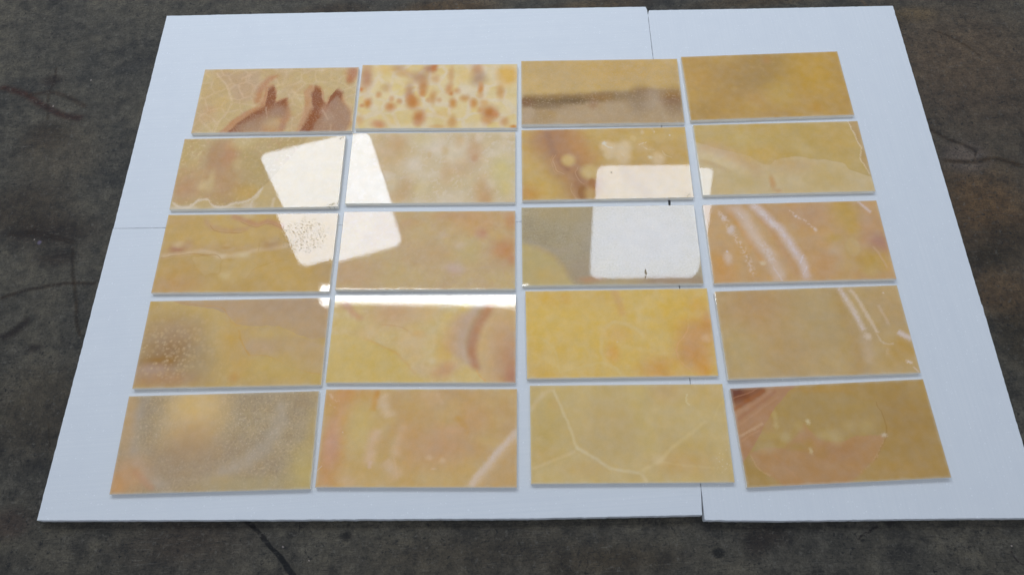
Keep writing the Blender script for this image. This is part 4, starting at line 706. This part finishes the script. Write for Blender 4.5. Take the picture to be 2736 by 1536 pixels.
# ------------------------------------------------------------------ node helpers
class NB:
    def __init__(self, name):
        self.mat = bpy.data.materials.new(name)
        self.mat.use_nodes = True
        self.nt = self.mat.node_tree
        self.N, self.L = self.nt.nodes, self.nt.links
        self.N.clear()

    def node(self, t, ins=None, **kw):
        n = self.N.new(t)
        for k, v in kw.items():
            setattr(n, k, v)
        for k, v in (ins or {}).items():
            self.set(n.inputs[k], v)
        return n

    def set(self, s, v):
        if isinstance(v, bpy.types.NodeSocket):
            self.L.new(v, s)
        elif isinstance(v, (tuple, list)) and s.type == 'RGBA' and len(v) == 3:
            s.default_value = (*v, 1)
        else:
            s.default_value = v

    def math(self, op, a, b=None, c=None):
        d = {0: a}
        if b is not None: d[1] = b
        if c is not None: d[2] = c
        return self.node('ShaderNodeMath', d, operation=op).outputs[0]

    def vmath(self, op, a, b=None, scale=None):
        d = {0: a}
        if b is not None: d[1] = b
        if scale is not None: d[3] = scale
        n = self.node('ShaderNodeVectorMath', d, operation=op)
        return n.outputs['Value'] if op in ('LENGTH', 'DOT_PRODUCT', 'DISTANCE') else n.outputs[0]

    def rng(self, v, a, b, c, d, smooth=True):
        n = self.node('ShaderNodeMapRange', {'Value': v, 'From Min': a, 'From Max': b, 'To Min': c, 'To Max': d})
        n.interpolation_type = 'SMOOTHSTEP' if smooth else 'LINEAR'
        return n.outputs[0]

    def mix(self, f, a, b, mode='MIX'):
        n = self.N.new('ShaderNodeMix')
        n.data_type = 'RGBA'
        n.blend_type = mode
        self.set(n.inputs[0], f)
        self.set(n.inputs[6], a)
        self.set(n.inputs[7], b)
        return n.outputs[2]

    def noise(self, vec, scale, detail=2.0, rough=0.5, color=False):
        n = self.node('ShaderNodeTexNoise', {'Vector': vec, 'Scale': scale, 'Detail': detail, 'Roughness': rough})
        return n.outputs['Color' if color else 'Fac']

    def voronoi(self, vec, scale, feature='F1', out='Distance', rnd=1.0):
        n = self.node('ShaderNodeTexVoronoi', {'Vector': vec, 'Scale': scale, 'Randomness': rnd}, feature=feature)
        return n.outputs[out]

    def inverse(self, vec, loc, rot, scale):                 # vec seen from a frame at loc, turned by rot, with unit lengths scale
        n = self.node('ShaderNodeMapping', {'Vector': vec, 'Location': (loc[0], loc[1], 0), 'Rotation': (0, 0, rot),
                                            'Scale': (scale[0], scale[1], 1)}, vector_type='TEXTURE')
        return n.outputs[0]

    def curve(self, val, pts):
        n = self.node('ShaderNodeFloatCurve', {'Value': val})
        c = n.mapping.curves[0]
        pts = sorted(pts)
        keep = [pts[0]]
        for q in pts[1:]:
            if q[0] - keep[-1][0] > 0.004:
                keep.append(q)
        c.points[0].location = keep[0]
        c.points[-1].location = keep[-1] if len(keep) > 1 else (1, keep[0][1])
        for q in keep[1:-1]:
            c.points.new(*q)
        for q in c.points:
            q.handle_type = 'AUTO_CLAMPED'
        n.mapping.update()
        return n.outputs[0]

    def sep(self, v):
        n = self.node('ShaderNodeSeparateXYZ', {0: v})
        return n.outputs[0], n.outputs[1], n.outputs[2]


def ease(t):
    return t * t * (3 - 2 * t)


def paint(nb, col, marks, P, seed):
    """lay a list of marks (blobs, veins, edges, regions, mottling) over a base colour; P is in mm"""
    off = nb.vmath('ADD', P, (seed * 917.0, seed * 431.0, seed * 77.0))
    w1 = nb.vmath('SUBTRACT', nb.noise(off, 0.035, 2.0, 0.55, True), (0.5, 0.5, 0.5))
    W1 = nb.vmath('ADD', P, nb.vmath('MULTIPLY', w1, (10, 10, 0)))
    w2 = nb.vmath('SUBTRACT', nb.noise(off, 0.26, 3.0, 0.65, True), (0.5, 0.5, 0.5))
    W2 = nb.vmath('ADD', W1, nb.vmath('MULTIPLY', w2, (17, 17, 0)))
    WS = (P, W1, W2)

    def frame(p0, p1, pts, extra):
        d = Vector((p1[0] - p0[0], p1[1] - p0[1]))
        ln = d.length
        d /= ln
        n = Vector((-d.y, d.x))
        tn = [((Vector(q) - Vector(p0)).dot(d) / ln, (Vector(q) - Vector(p0)).dot(n)) for q in pts]
        half = max(abs(b) for a, b in tn) + extra
        loc = Vector(p0) - n * half
        return loc, math.atan2(d.y, d.x), (ln, 2 * half), [(min(max(a, 0), 1), (b + half) / (2 * half)) for a, b in tn], 2 * half, n

    for f in marks:
        t = f[0]
        if t == 'b':
            _, x, y, rx, ry, rot, c, a, s, w = f
            v = nb.inverse(WS[w], (x, y), math.radians(rot), (rx, ry))
            v = nb.vmath('MULTIPLY', v, (1, 1, 0))
            mask = nb.rng(nb.vmath('LENGTH', v), 1 - s, 1 + s, a, 0.0)
        elif t == 'v':
            _, pts, wd, c, a, s, w, patch = f
            loc, rot, scl, tn, S, n = frame(pts[0], pts[-1], pts, wd * 2 + 4)
            tx, ny, _z = nb.sep(nb.inverse(WS[w], loc, rot, scl))
            d = nb.math('ABSOLUTE', nb.math('SUBTRACT', ny, nb.curve(tx, tn)))
            mask = nb.rng(d, 0.55 * wd * (1 - s) / S, 0.55 * wd * (1 + s) / S, a, 0.0)
            e = min(0.2, max(0.02, wd / scl[0]))
            end = nb.rng(nb.math('ABSOLUTE', nb.math('SUBTRACT', tx, 0.5)), 0.5 - e * 0.6, 0.5 + e * 0.5, 1.0, 0.0)
            mask = nb.math('MULTIPLY', mask, end)
            if patch:
                mask = nb.math('MULTIPLY', mask, nb.rng(nb.noise(off, 0.09, 2.0), 0.42, 0.6, 0.0, 1.0))
        elif t == 'e':
            _, pts, ins, c, a, s, w = f
            loc, rot, scl, tn, S, n = frame(pts[0], pts[-1], pts, s * 2 + 4)
            tx, ny, _z = nb.sep(nb.inverse(WS[w], loc, rot, scl))
            d = nb.math('SUBTRACT', ny, nb.curve(tx, tn))
            dn = (Vector(ins) - Vector(pts[0])).dot(n)
            sg = 1 if dn > 0 else -1
            mask = nb.rng(d, -s / S, s / S, 0.0 if sg > 0 else a, a if sg > 0 else 0.0)
        elif t == 'r':
            _, o, pts, c, a, s, w = f
            pol = sorted((math.atan2(q[1] - o[1], q[0] - o[0]) / (2 * math.pi) + 0.5, math.hypot(q[0] - o[0], q[1] - o[1])) for q in pts)
            # straight sides between the corners, so the outline is followed in polar form
            dense = []
            for i in range(len(pol)):
                a0, r0 = pol[i]
                a1, r1 = pol[(i + 1) % len(pol)]
                if a1 <= a0: a1 += 1
                q0 = Vector((math.cos((a0 - .5) * 2 * math.pi), math.sin((a0 - .5) * 2 * math.pi))) * r0
                q1 = Vector((math.cos((a1 - .5) * 2 * math.pi), math.sin((a1 - .5) * 2 * math.pi))) * r1
                for j in range(3):
                    q = q0.lerp(q1, j / 3)
                    dense.append(((math.atan2(q.y, q.x) / (2 * math.pi) + 0.5) % 1.0, q.length))
            dense.sort()
            (aa, ra), (ab, rb) = dense[-1], dense[0]
            k = (1 - aa) / max(1e-6, 1 - aa + ab)
            rw = ra + (rb - ra) * k
            R = max(q[1] for q in dense) * 1.05
            cv = [(0, rw / R)] + [(q[0], q[1] / R) for q in dense if 0.006 < q[0] < 0.994] + [(1, rw / R)]
            vx, vy, _z = nb.sep(nb.inverse(WS[w], o, 0, (R, R)))
            ang = nb.math('MULTIPLY_ADD', nb.math('ARCTAN2', vy, vx), 1 / (2 * math.pi), 0.5)
            ln = nb.math('SQRT', nb.math('ADD', nb.math('MULTIPLY', vx, vx), nb.math('MULTIPLY', vy, vy)))
            mask = nb.rng(nb.math('SUBTRACT', ln, nb.curve(ang, cv)), -s / R, s / R, a, 0.0)
        elif t == 'n':
            _, scale, lo, hi, c, a, st, det = f
            v = nb.node('ShaderNodeMapping', {'Vector': off, 'Rotation': (0, 0, math.radians(st[2])), 'Scale': (st[0], st[1], 1)}).outputs[0] if st != (1, 1, 0) else off
            mask = nb.rng(nb.noise(v, scale / 1000, det, 0.6), lo, hi, 0.0, a)
        elif t == 's':
            _, scale, thr, c, a, mb = f
            mask = nb.rng(nb.voronoi(nb.vmath('ADD', off, nb.vmath('MULTIPLY', w2, (8, 8, 0))), scale / 1000), thr * 0.4, thr * 1.3, a, 0.0)
            if mb:
                v = nb.vmath('MULTIPLY', nb.inverse(W1, mb[:2], 0, mb[2:4]), (1, 1, 0))
                mask = nb.math('MULTIPLY', mask, nb.rng(nb.vmath('LENGTH', v), 0.5, 1.2, 1.0, 0.0))
        elif t == 'k':
            _, scale, wd, c, a = f
            d = nb.voronoi(nb.vmath('ADD', off, nb.vmath('MULTIPLY', w1, (18, 18, 0))), scale / 1000, 'DISTANCE_TO_EDGE')
            mask = nb.rng(d, wd * 0.3, wd * 2.2, a, 0.0)
            mask = nb.math('MULTIPLY', mask, nb.rng(nb.noise(off, 0.012, 1.0), 0.3, 0.5, 0.25, 1.0))
        col = nb.mix(mask, col, c)
    return col, off, W1, W2


def finish(nb, **ins):
    bsdf = nb.node('ShaderNodeBsdfPrincipled')
    for k, v in ins.items():
        nb.set(bsdf.inputs[k.replace('_', ' ')], v)
    out = nb.node('ShaderNodeOutputMaterial')
    nb.L.new(bsdf.outputs[0], out.inputs[0])
    return nb.mat


def coords_mm(nb):
    v = nb.node('ShaderNodeTexCoord').outputs['Object']
    return nb.vmath('MULTIPLY', v, (1000, 1000, 0)), nb.vmath('MULTIPLY', v, (1000, 1000, 1000))


def stone_material(key, d, seed):
    nb = NB('onyx_' + key)
    P, P3 = coords_mm(nb)
    off = nb.vmath('ADD', P, (seed * 613.0, seed * 277.0, seed * 51.0))
    a, b, c = d['base']
    col = nb.mix(nb.rng(nb.noise(off, 0.006, 2.0, 0.5), 0.34, 0.66, 0.0, 1.0), a, b)
    col = nb.mix(nb.rng(nb.noise(nb.vmath('ADD', off, (300, 900, 0)), 0.010, 2.0, 0.5), 0.42, 0.72, 0.0, 0.7), col, c)
    col, off, W1, W2 = paint(nb, col, d['marks'], P, seed)
    # crystalline grain through the whole slab
    g = nb.noise(off, 0.30, 3.0, 0.7)
    g2 = nb.noise(off, 0.055, 3.0, 0.6)
    cloud = nb.voronoi(W2, 0.030, 'SMOOTH_F1')
    cloud = nb.rng(cloud, 0.15, 0.7, 0.02, -0.025)
    grain = nb.sep(nb.voronoi(W2, 0.16, 'F1', 'Color'))[0]
    cloud = nb.math('ADD', cloud, nb.rng(grain, 0.0, 1.0, -0.010, 0.010, False))
    val = nb.math('ADD', nb.rng(g, 0.3, 0.7, -0.03, 0.03, False), nb.rng(g2, 0.25, 0.75, -0.02, 0.02, False))
    bri = nb.node('ShaderNodeHueSaturation', {'Color': col, 'Value': nb.math('ADD', nb.math('ADD', val, cloud), 1.0),
                                              'Saturation': nb.rng(nb.noise(off, 0.03, 2.0), 0.3, 0.7, 0.96, 1.05, False)}).outputs[0]
    # sawn sides carry pale stone dust
    nz = nb.sep(nb.node('ShaderNodeNewGeometry').outputs['Normal'])[2]
    side = nb.rng(nz, 0.35, 0.9, 1.0, 0.0)
    streak = nb.noise(nb.vmath('MULTIPLY', P3, (0.012, 0.012, 0.35)), 1.0, 3.0)
    dust = nb.mix(nb.rng(streak, 0.35, 0.65, 0.75, 0.95), bri, (0.93, 0.90, 0.82))
    # paler rim along the cut edges: light glowing through the stone, painted as colour
    ax, ay, _z = nb.sep(nb.vmath('ABSOLUTE', P))
    rim = nb.math('MINIMUM', nb.math('SUBTRACT', 305.0, ax), nb.math('SUBTRACT', 153.0, ay))
    rim = nb.math('ADD', rim, nb.rng(nb.noise(off, 0.03, 2.0), 0.3, 0.7, -1.5, 1.5, False))
    bri = nb.mix(nb.rng(rim, -1.0, 9.0, 0.3, 0.0), bri, (0.80, 0.74, 0.58))
    colf = nb.mix(side, bri, dust)
    rough = nb.rng(nb.noise(off, 0.02, 2.0), 0.3, 0.7, 0.012, 0.03, False)
    # unpolished pits and scuffs
    pit = None
    for (x, y, rx, ry, th) in d['flecks']:
        v = nb.vmath('MULTIPLY', nb.inverse(W1, (x, y), 0, (rx, ry)), (1, 1, 0))
        zone = nb.rng(nb.vmath('LENGTH', v), 0.55, 1.1, th, 0.0)
        if th < 0.8:
            st = nb.node('ShaderNodeMapping', {'Vector': W2, 'Rotation': (0, 0, 0.5), 'Scale': (0.13, 0.26, 1)}).outputs[0]
            k = nb.noise(st, 1.0, 3.0, 0.65)
            q = nb.rng(nb.math('SUBTRACT', k, nb.math('SUBTRACT', 1.03, zone)), 0.0, 0.04, 0.0, 1.0)
        else:
            q = nb.rng(zone, 0.35, 0.6, 0.0, 1.0)
        pit = q if pit is None else nb.math('MAXIMUM', pit, q)
    spec = nb.rng(side, 0.0, 1.0, 0.5, 0.3, False)
    if pit is not None:
        rough = nb.math('MAXIMUM', rough, nb.math('MULTIPLY', pit, 0.75))
        spec = nb.math('MULTIPLY', spec, nb.math('SUBTRACT', 1.0, nb.math('MULTIPLY', pit, 0.95)))
        colf = nb.mix(nb.math('MULTIPLY', pit, 0.6), colf, (0.20, 0.15, 0.09))
    rough = nb.math('MAXIMUM', rough, nb.math('MULTIPLY', side, 0.6))
    h = nb.noise(off, 0.16, 2.0, 0.5)
    bump = nb.node('ShaderNodeBump', {'Height': h, 'Strength': PEEL.get(key, 0.03), 'Distance': 0.0004}).outputs[0]
    return finish(nb, Base_Color=colf, Roughness=rough, Specular_IOR_Level=spec, IOR=1.52, Normal=bump,
                  Subsurface_Weight=SSS, Subsurface_Radius=(1.0, 0.8, 0.55), Subsurface_Scale=0.012)


SSS = 0.0
PEEL = {'42': 0.11, '41': 0.09, '32': 0.06, '33': 0.04, '31': 0.05}


def foam_material():
    nb = NB('expanded_polystyrene')
    tc = nb.node('ShaderNodeTexCoord').outputs['Object']
    bead = nb.voronoi(tc, 330.0, 'SMOOTH_F1')
    cell = nb.voronoi(tc, 330.0, 'F1', 'Color')
    spark = nb.rng(nb.sep(cell)[0], 0.985, 1.0, 0.0, 1.0)
    wire = nb.noise(nb.vmath('MULTIPLY', tc, (1.2, 130.0, 1.0)), 1.0, 3.0, 0.6)
    soft = nb.noise(tc, 14.0, 3.0, 0.6)
    fine = nb.noise(tc, 700.0, 2.0, 0.6)
    col = nb.mix(nb.rng(wire, 0.3, 0.7, 0.0, 1.0), (0.785, 0.79, 0.79), (0.815, 0.815, 0.81))
    col = nb.mix(nb.rng(soft, 0.4, 0.72, 0.0, 0.5), col, (0.77, 0.775, 0.78))
    col = nb.mix(nb.math('MULTIPLY', spark, 0.8), col, (0.96, 0.96, 0.96))
    dirt = nb.rng(nb.noise(tc, 42.0, 4.0, 0.7), 0.71, 0.78, 0.0, 0.16)
    col = nb.mix(dirt, col, (0.42, 0.42, 0.44))
    hgt = nb.math('ADD', nb.math('MULTIPLY', bead, -0.5), nb.math('ADD', nb.math('MULTIPLY', fine, 0.35), nb.math('MULTIPLY', wire, 0.5)))
    bump = nb.node('ShaderNodeBump', {'Height': hgt, 'Strength': 0.35, 'Distance': 0.0012}).outputs[0]
    return finish(nb, Base_Color=col, Roughness=0.75, Specular_IOR_Level=0.25, Normal=bump)


def floor_material():
    nb = NB('worn_concrete')
    P, _ = coords_mm(nb)
    n1 = nb.noise(P, 0.0026, 4.0, 0.55)
    n2 = nb.noise(nb.vmath('ADD', P, (4000, 900, 0)), 0.011, 6.0, 0.68)
    n3 = nb.noise(nb.vmath('ADD', P, (900, 7000, 0)), 0.09, 4.0, 0.7)
    col = nb.mix(nb.rng(n1, 0.36, 0.64, 0.0, 1.0), FLOOR_A, FLOOR_B)
    col = nb.mix(nb.rng(n2, 0.45, 0.66, 0.0, 0.75), col, FLOOR_C)
    col = nb.mix(nb.rng(nb.noise(nb.vmath('ADD', P, (100, 300, 0)), 0.007, 5.0, 0.7), 0.5, 0.68, 0.0, 0.6), col, FLOOR_D)
    col, off, W1, W2 = paint(nb, col, FLOOR_MARKS, P, 3)
    # scuffs: short dark strokes in several directions, pale scratches, pits
    for rot, sx, sy, lo, c, a, sh in ((0.2, .02, .30, .585, FLOOR_D, .75, 0), (1.2, .025, .34, .59, FLOOR_D, .65, 500), (2.3, .02, .28, .60, FLOOR_E, .45, 900), (0.9, .012, .22, .61, FLOOR_E, .35, 1700)):
        v = nb.node('ShaderNodeMapping', {'Vector': nb.vmath('ADD', W1, (sh, sh * 2, 0)), 'Rotation': (0, 0, rot), 'Scale': (sx, sy, 1)}).outputs[0]
        msk = nb.rng(nb.noise(v, 1.0, 3.0, 0.6), lo, lo + 0.06, 0.0, a)
        msk = nb.math('MULTIPLY', msk, nb.rng(nb.noise(nb.vmath('ADD', P, (sh * 3, 0, 0)), 0.006, 3.0), 0.4, 0.6, 0.0, 1.0))
        col = nb.mix(msk, col, c)
    mo = nb.noise(nb.vmath('ADD', W1, (7000, 80, 0)), 0.022, 5.0, 0.72)
    col = nb.mix(1.0, col, nb.node('ShaderNodeCombineColor', {0: nb.rng(mo, 0.36, 0.64, 0.62, 1.3, False), 1: nb.rng(mo, 0.36, 0.64, 0.63, 1.29, False), 2: nb.rng(mo, 0.36, 0.64, 0.66, 1.26, False)}).outputs[0], 'MULTIPLY')
    pit = nb.rng(n3, 0.55, 0.64, 0.0, 0.6)
    col = nb.mix(pit, col, FLOOR_D)
    pale = nb.rng(nb.noise(nb.vmath('ADD', P, (2500, 80, 0)), 0.05, 5.0, 0.7), 0.56, 0.68, 0.0, 0.5)
    col = nb.mix(pale, col, FLOOR_E)
    blk = nb.rng(nb.noise(nb.vmath('ADD', W2, (50, 80, 0)), 0.07, 4.0, 0.7), 0.575, 0.63, 0.0, 0.85)
    blk = nb.math('MULTIPLY', blk, nb.rng(nb.noise(nb.vmath('ADD', P, (0, 5000, 0)), 0.005, 3.0), 0.42, 0.56, 0.1, 1.0))
    col = nb.mix(blk, col, (0.016, 0.015, 0.014))
    g = nb.noise(P, 0.14, 4.0, 0.75)
    gv = nb.rng(g, 0.36, 0.64, 0.74, 1.25, False)
    col = nb.mix(1.0, col, nb.node('ShaderNodeCombineColor', {0: gv, 1: gv, 2: gv}).outputs[0], 'MULTIPLY')
    hgt = nb.math('ADD', nb.math('MULTIPLY', n3, 0.6), nb.math('ADD', g, nb.math('MULTIPLY', n2, 1.5)))
    bump = nb.node('ShaderNodeBump', {'Height': hgt, 'Strength': 0.4, 'Distance': 0.002}).outputs[0]
    rough = nb.rng(n2, 0.3, 0.7, 0.55, 0.8, False)
    return finish(nb, Base_Color=col, Roughness=rough, Specular_IOR_Level=0.3, Normal=bump)


FLOOR_A, FLOOR_B, FLOOR_C, FLOOR_D, FLOOR_E = (0.050, 0.044, 0.034), (0.096, 0.080, 0.055), (0.104, 0.090, 0.068), (0.021, 0.019, 0.017), (0.14, 0.125, 0.10)


def lamp_material(name, color, strength):
    nb = NB(name)
    e = nb.node('ShaderNodeEmission', {'Color': color, 'Strength': strength})
    out = nb.node('ShaderNodeOutputMaterial')
    nb.L.new(e.outputs[0], out.inputs[0])
    return nb.mat


# ------------------------------------------------------------------ mesh helpers
def link(name, bm, mat, loc=(0, 0, 0)):
    me = bpy.data.meshes.new(name)
    bm.normal_update()
    bm.to_mesh(me)
    bm.free()
    o = bpy.data.objects.new(name, me)
    me.materials.append(mat)
    C.objects.link(o)
    o.location = loc
    return o


def tag(o, label, cat, group):
    o['label'], o['category'], o['group'] = label, cat, group
    return o


# ------------------------------------------------------------------ setting: floor, and the lights overhead that the stone mirrors
bm = bmesh.new()
bmesh.ops.create_grid(bm, x_segments=8, y_segments=8, size=9.0)
fl = link('floor', bm, floor_material(), (0, 1.0, 0))
fl.data.transform(Matrix.Translation((0, 1.0, 0)))
fl.location = (0, 0, 0)
fl['kind'] = 'structure'


def rounded(pts, rad, seg=6):
    out = []
    n = len(pts)
    for i in range(n):
        a, b, c = Vector(pts[i - 1]), Vector(pts[i]), Vector(pts[(i + 1) % n])
        p0, p1 = b + (a - b).normalized() * rad, b + (c - b).normalized() * rad
        for j in range(seg + 1):
            t = j / seg
            out.append(p0.lerp(b, t).lerp(b.lerp(p1, t), t))
    return out


def overhead(name, quad, rad, mat):
    bm = bmesh.new()
    vs = [bm.verts.new((q.x, q.y, 0)) for q in rounded(quad, rad)]
    f = bm.faces.new(vs)
    f.normal_update()
    if f.normal.z > 0:
        f.normal_flip()
    ext = bmesh.ops.extrude_face_region(bm, geom=[f])
    for v in ext['geom']:
        if isinstance(v, bmesh.types.BMVert):
            v.co.z += 0.04
    bmesh.ops.recalc_face_normals(bm, faces=bm.faces)
    o = link(name, bm, mat, (0, 0, CEIL))
    o['kind'] = 'structure'
    return o


tube_m = lamp_material('fluorescent_tube', (0.90, 0.96, 1.0, 1), TUBE_L)
for side, power in zip('LR', SKYLIGHT_L):
    overhead('skylight', FITTING[side], 0.11, lamp_material('skylight_glazing', (0.67, 0.785, 0.96, 1), power))
overhead('ceiling_light', FITTING['S'], 0.02, tube_m)


# ------------------------------------------------------------------ foam boards
def foam_board(name, outline, mat, seed, grain):
    rnd = random.Random(seed)
    pts = []
    n = len(outline)
    for i in range(n):
        a, b = Vector(outline[i]), Vector(outline[(i + 1) % n])
        k = max(1, int((b - a).length / 0.012))
        nrm = Vector((-(b - a).y, (b - a).x)).normalized()
        for j in range(k):
            q = a.lerp(b, j / k)
            if j:
                q = q + nrm * rnd.gauss(0, 0.00035)
            pts.append(q)
    area = sum(pts[i - 1].x * pts[i].y - pts[i].x * pts[i - 1].y for i in range(len(pts)))
    if area < 0:
        pts.reverse()
    c = sum(pts, Vector((0, 0))) / len(pts)
    rotm = Matrix.Rotation(-grain, 2)
    loc = [rotm @ (q - c) for q in pts]
    ins = []
    for i in range(len(loc)):
        a, b = loc[i - 1], loc[(i + 1) % len(loc)]
        d = (b - a)
        nn = Vector((-d.y, d.x)).normalized() if d.length > 1e-9 else Vector((0, 0))
        ins.append(loc[i] + nn * 0.0007)
    bm = bmesh.new()
    rings = []
    for ring, z in ((loc, 0.0), (loc, FOAM_T - 0.0009), (ins, FOAM_T)):
        rings.append([bm.verts.new((q.x, q.y, z)) for q in ring])
    for r0, r1 in zip(rings, rings[1:]):
        for i in range(len(r0)):
            bm.faces.new((r0[i], r0[(i + 1) % len(r0)], r1[(i + 1) % len(r0)], r1[i]))
    bm.faces.new(rings[-1])
    bm.faces.new(list(reversed(rings[0])))
    bmesh.ops.triangulate(bm, faces=[f for f in bm.faces if len(f.verts) > 4])
    o = link(name, bm, mat, (c.x, c.y, 0))
    o.rotation_euler = (0, 0, grain)
    return o


foam = foam_material()
G = 'white foam boards laid on the concrete floor'
tag(foam_board('foam_board', BOARD['ul'], foam, 1, 0.0), 'white foam board under the three left columns of tiles, farther half', 'foam board', G)
tag(foam_board('foam_board', BOARD['ll'], foam, 2, 0.02), 'white foam board under the three left columns of tiles, nearer half', 'foam board', G)
tag(foam_board('foam_board', BOARD['r'], foam, 3, math.pi / 2), 'white foam board on the right, under the rightmost column of tiles', 'foam board', G)

# ------------------------------------------------------------------ tiles
LABELS = {
 '11': 'pale honey onyx tile with dark rust brown flame shaped stains',
 '12': 'cream onyx tile spotted all over with round rust orange spots',
 '13': 'honey onyx tile split by a dark olive brown horizontal band',
 '14': 'plain golden onyx tile with olive shade, in the far right corner',
 '21': 'beige onyx tile with pinkish cloud and ragged white vein along its near edge',
 '22': 'palest cream onyx tile with faint tan clouds, mirroring a skylight on its left end',
 '23': 'amber onyx tile with brown diagonal band and milky translucent lobes',
 '24': 'yellow onyx tile with a pale fan shape and thin white crack near its right edge',
 '31': 'amber onyx tile with pale wavy band and dark specks in the mirrored skylight',
 '32': 'pinkish beige onyx tile with orange right end, above the tile with the bright strip',
 '33': 'grey taupe onyx tile with a yellow corner, mostly covered by the mirrored skylight',
 '34': 'peach onyx tile with several white diagonal veins sweeping across it',
 '41': 'yellow onyx tile with a dark brown cloud at its lower left corner',
 '42': 'yellow onyx tile with curved brown arc and a bright light strip along the top',
 '43': 'bright yellow onyx tile with pale ring lines and a pink right corner',
 '44': 'tan yellow onyx tile with two frosty white veins on its right part',
 '51': 'grey speckled onyx tile with a yellow glow at the top, in the near left corner',
 '52': 'yellow onyx tile with an orange left end and white vein cutting its lower right corner',
 '53': 'smooth yellow onyx tile with thin pale branching vein lines',
 '54': 'dark golden onyx tile with a striped brown upper left corner and pink shell shape',
}
GT = 'polished onyx tiles laid out in rows on the foam'


def tile_mesh():
    bm = bmesh.new()
    bmesh.ops.create_cube(bm, size=1.0)
    for v in bm.verts:
        v.co = Vector((v.co.x * TILE_W, v.co.y * TILE_H, (v.co.z + 0.5) * TILE_T))
    bmesh.ops.bevel(bm, geom=list(bm.edges), offset=0.0009, segments=2, profile=0.5, affect='EDGES')
    return bm


for i, (key, d) in enumerate(STONE.items()):
    o = link('onyx_tile', tile_mesh(), stone_material(key, d, i + 1))
    x, y, th = d['pos']
    tx, ty = d['tilt']
    drop = max(0.0, abs(tx) * TILE_W / 2 + abs(ty) * TILE_H / 2 - 0.0012)
    o.rotation_mode = 'QUATERNION'
    q = Vector((0, 0, 1)).rotation_difference(Vector((tx, ty, 1)).normalized())
    from mathutils import Quaternion
    o.rotation_quaternion = q @ Quaternion((0, 0, 1), th)
    o.location = Vector((x, y, FOAM_T + drop))
    tag(o, LABELS[key], 'tile', GT)
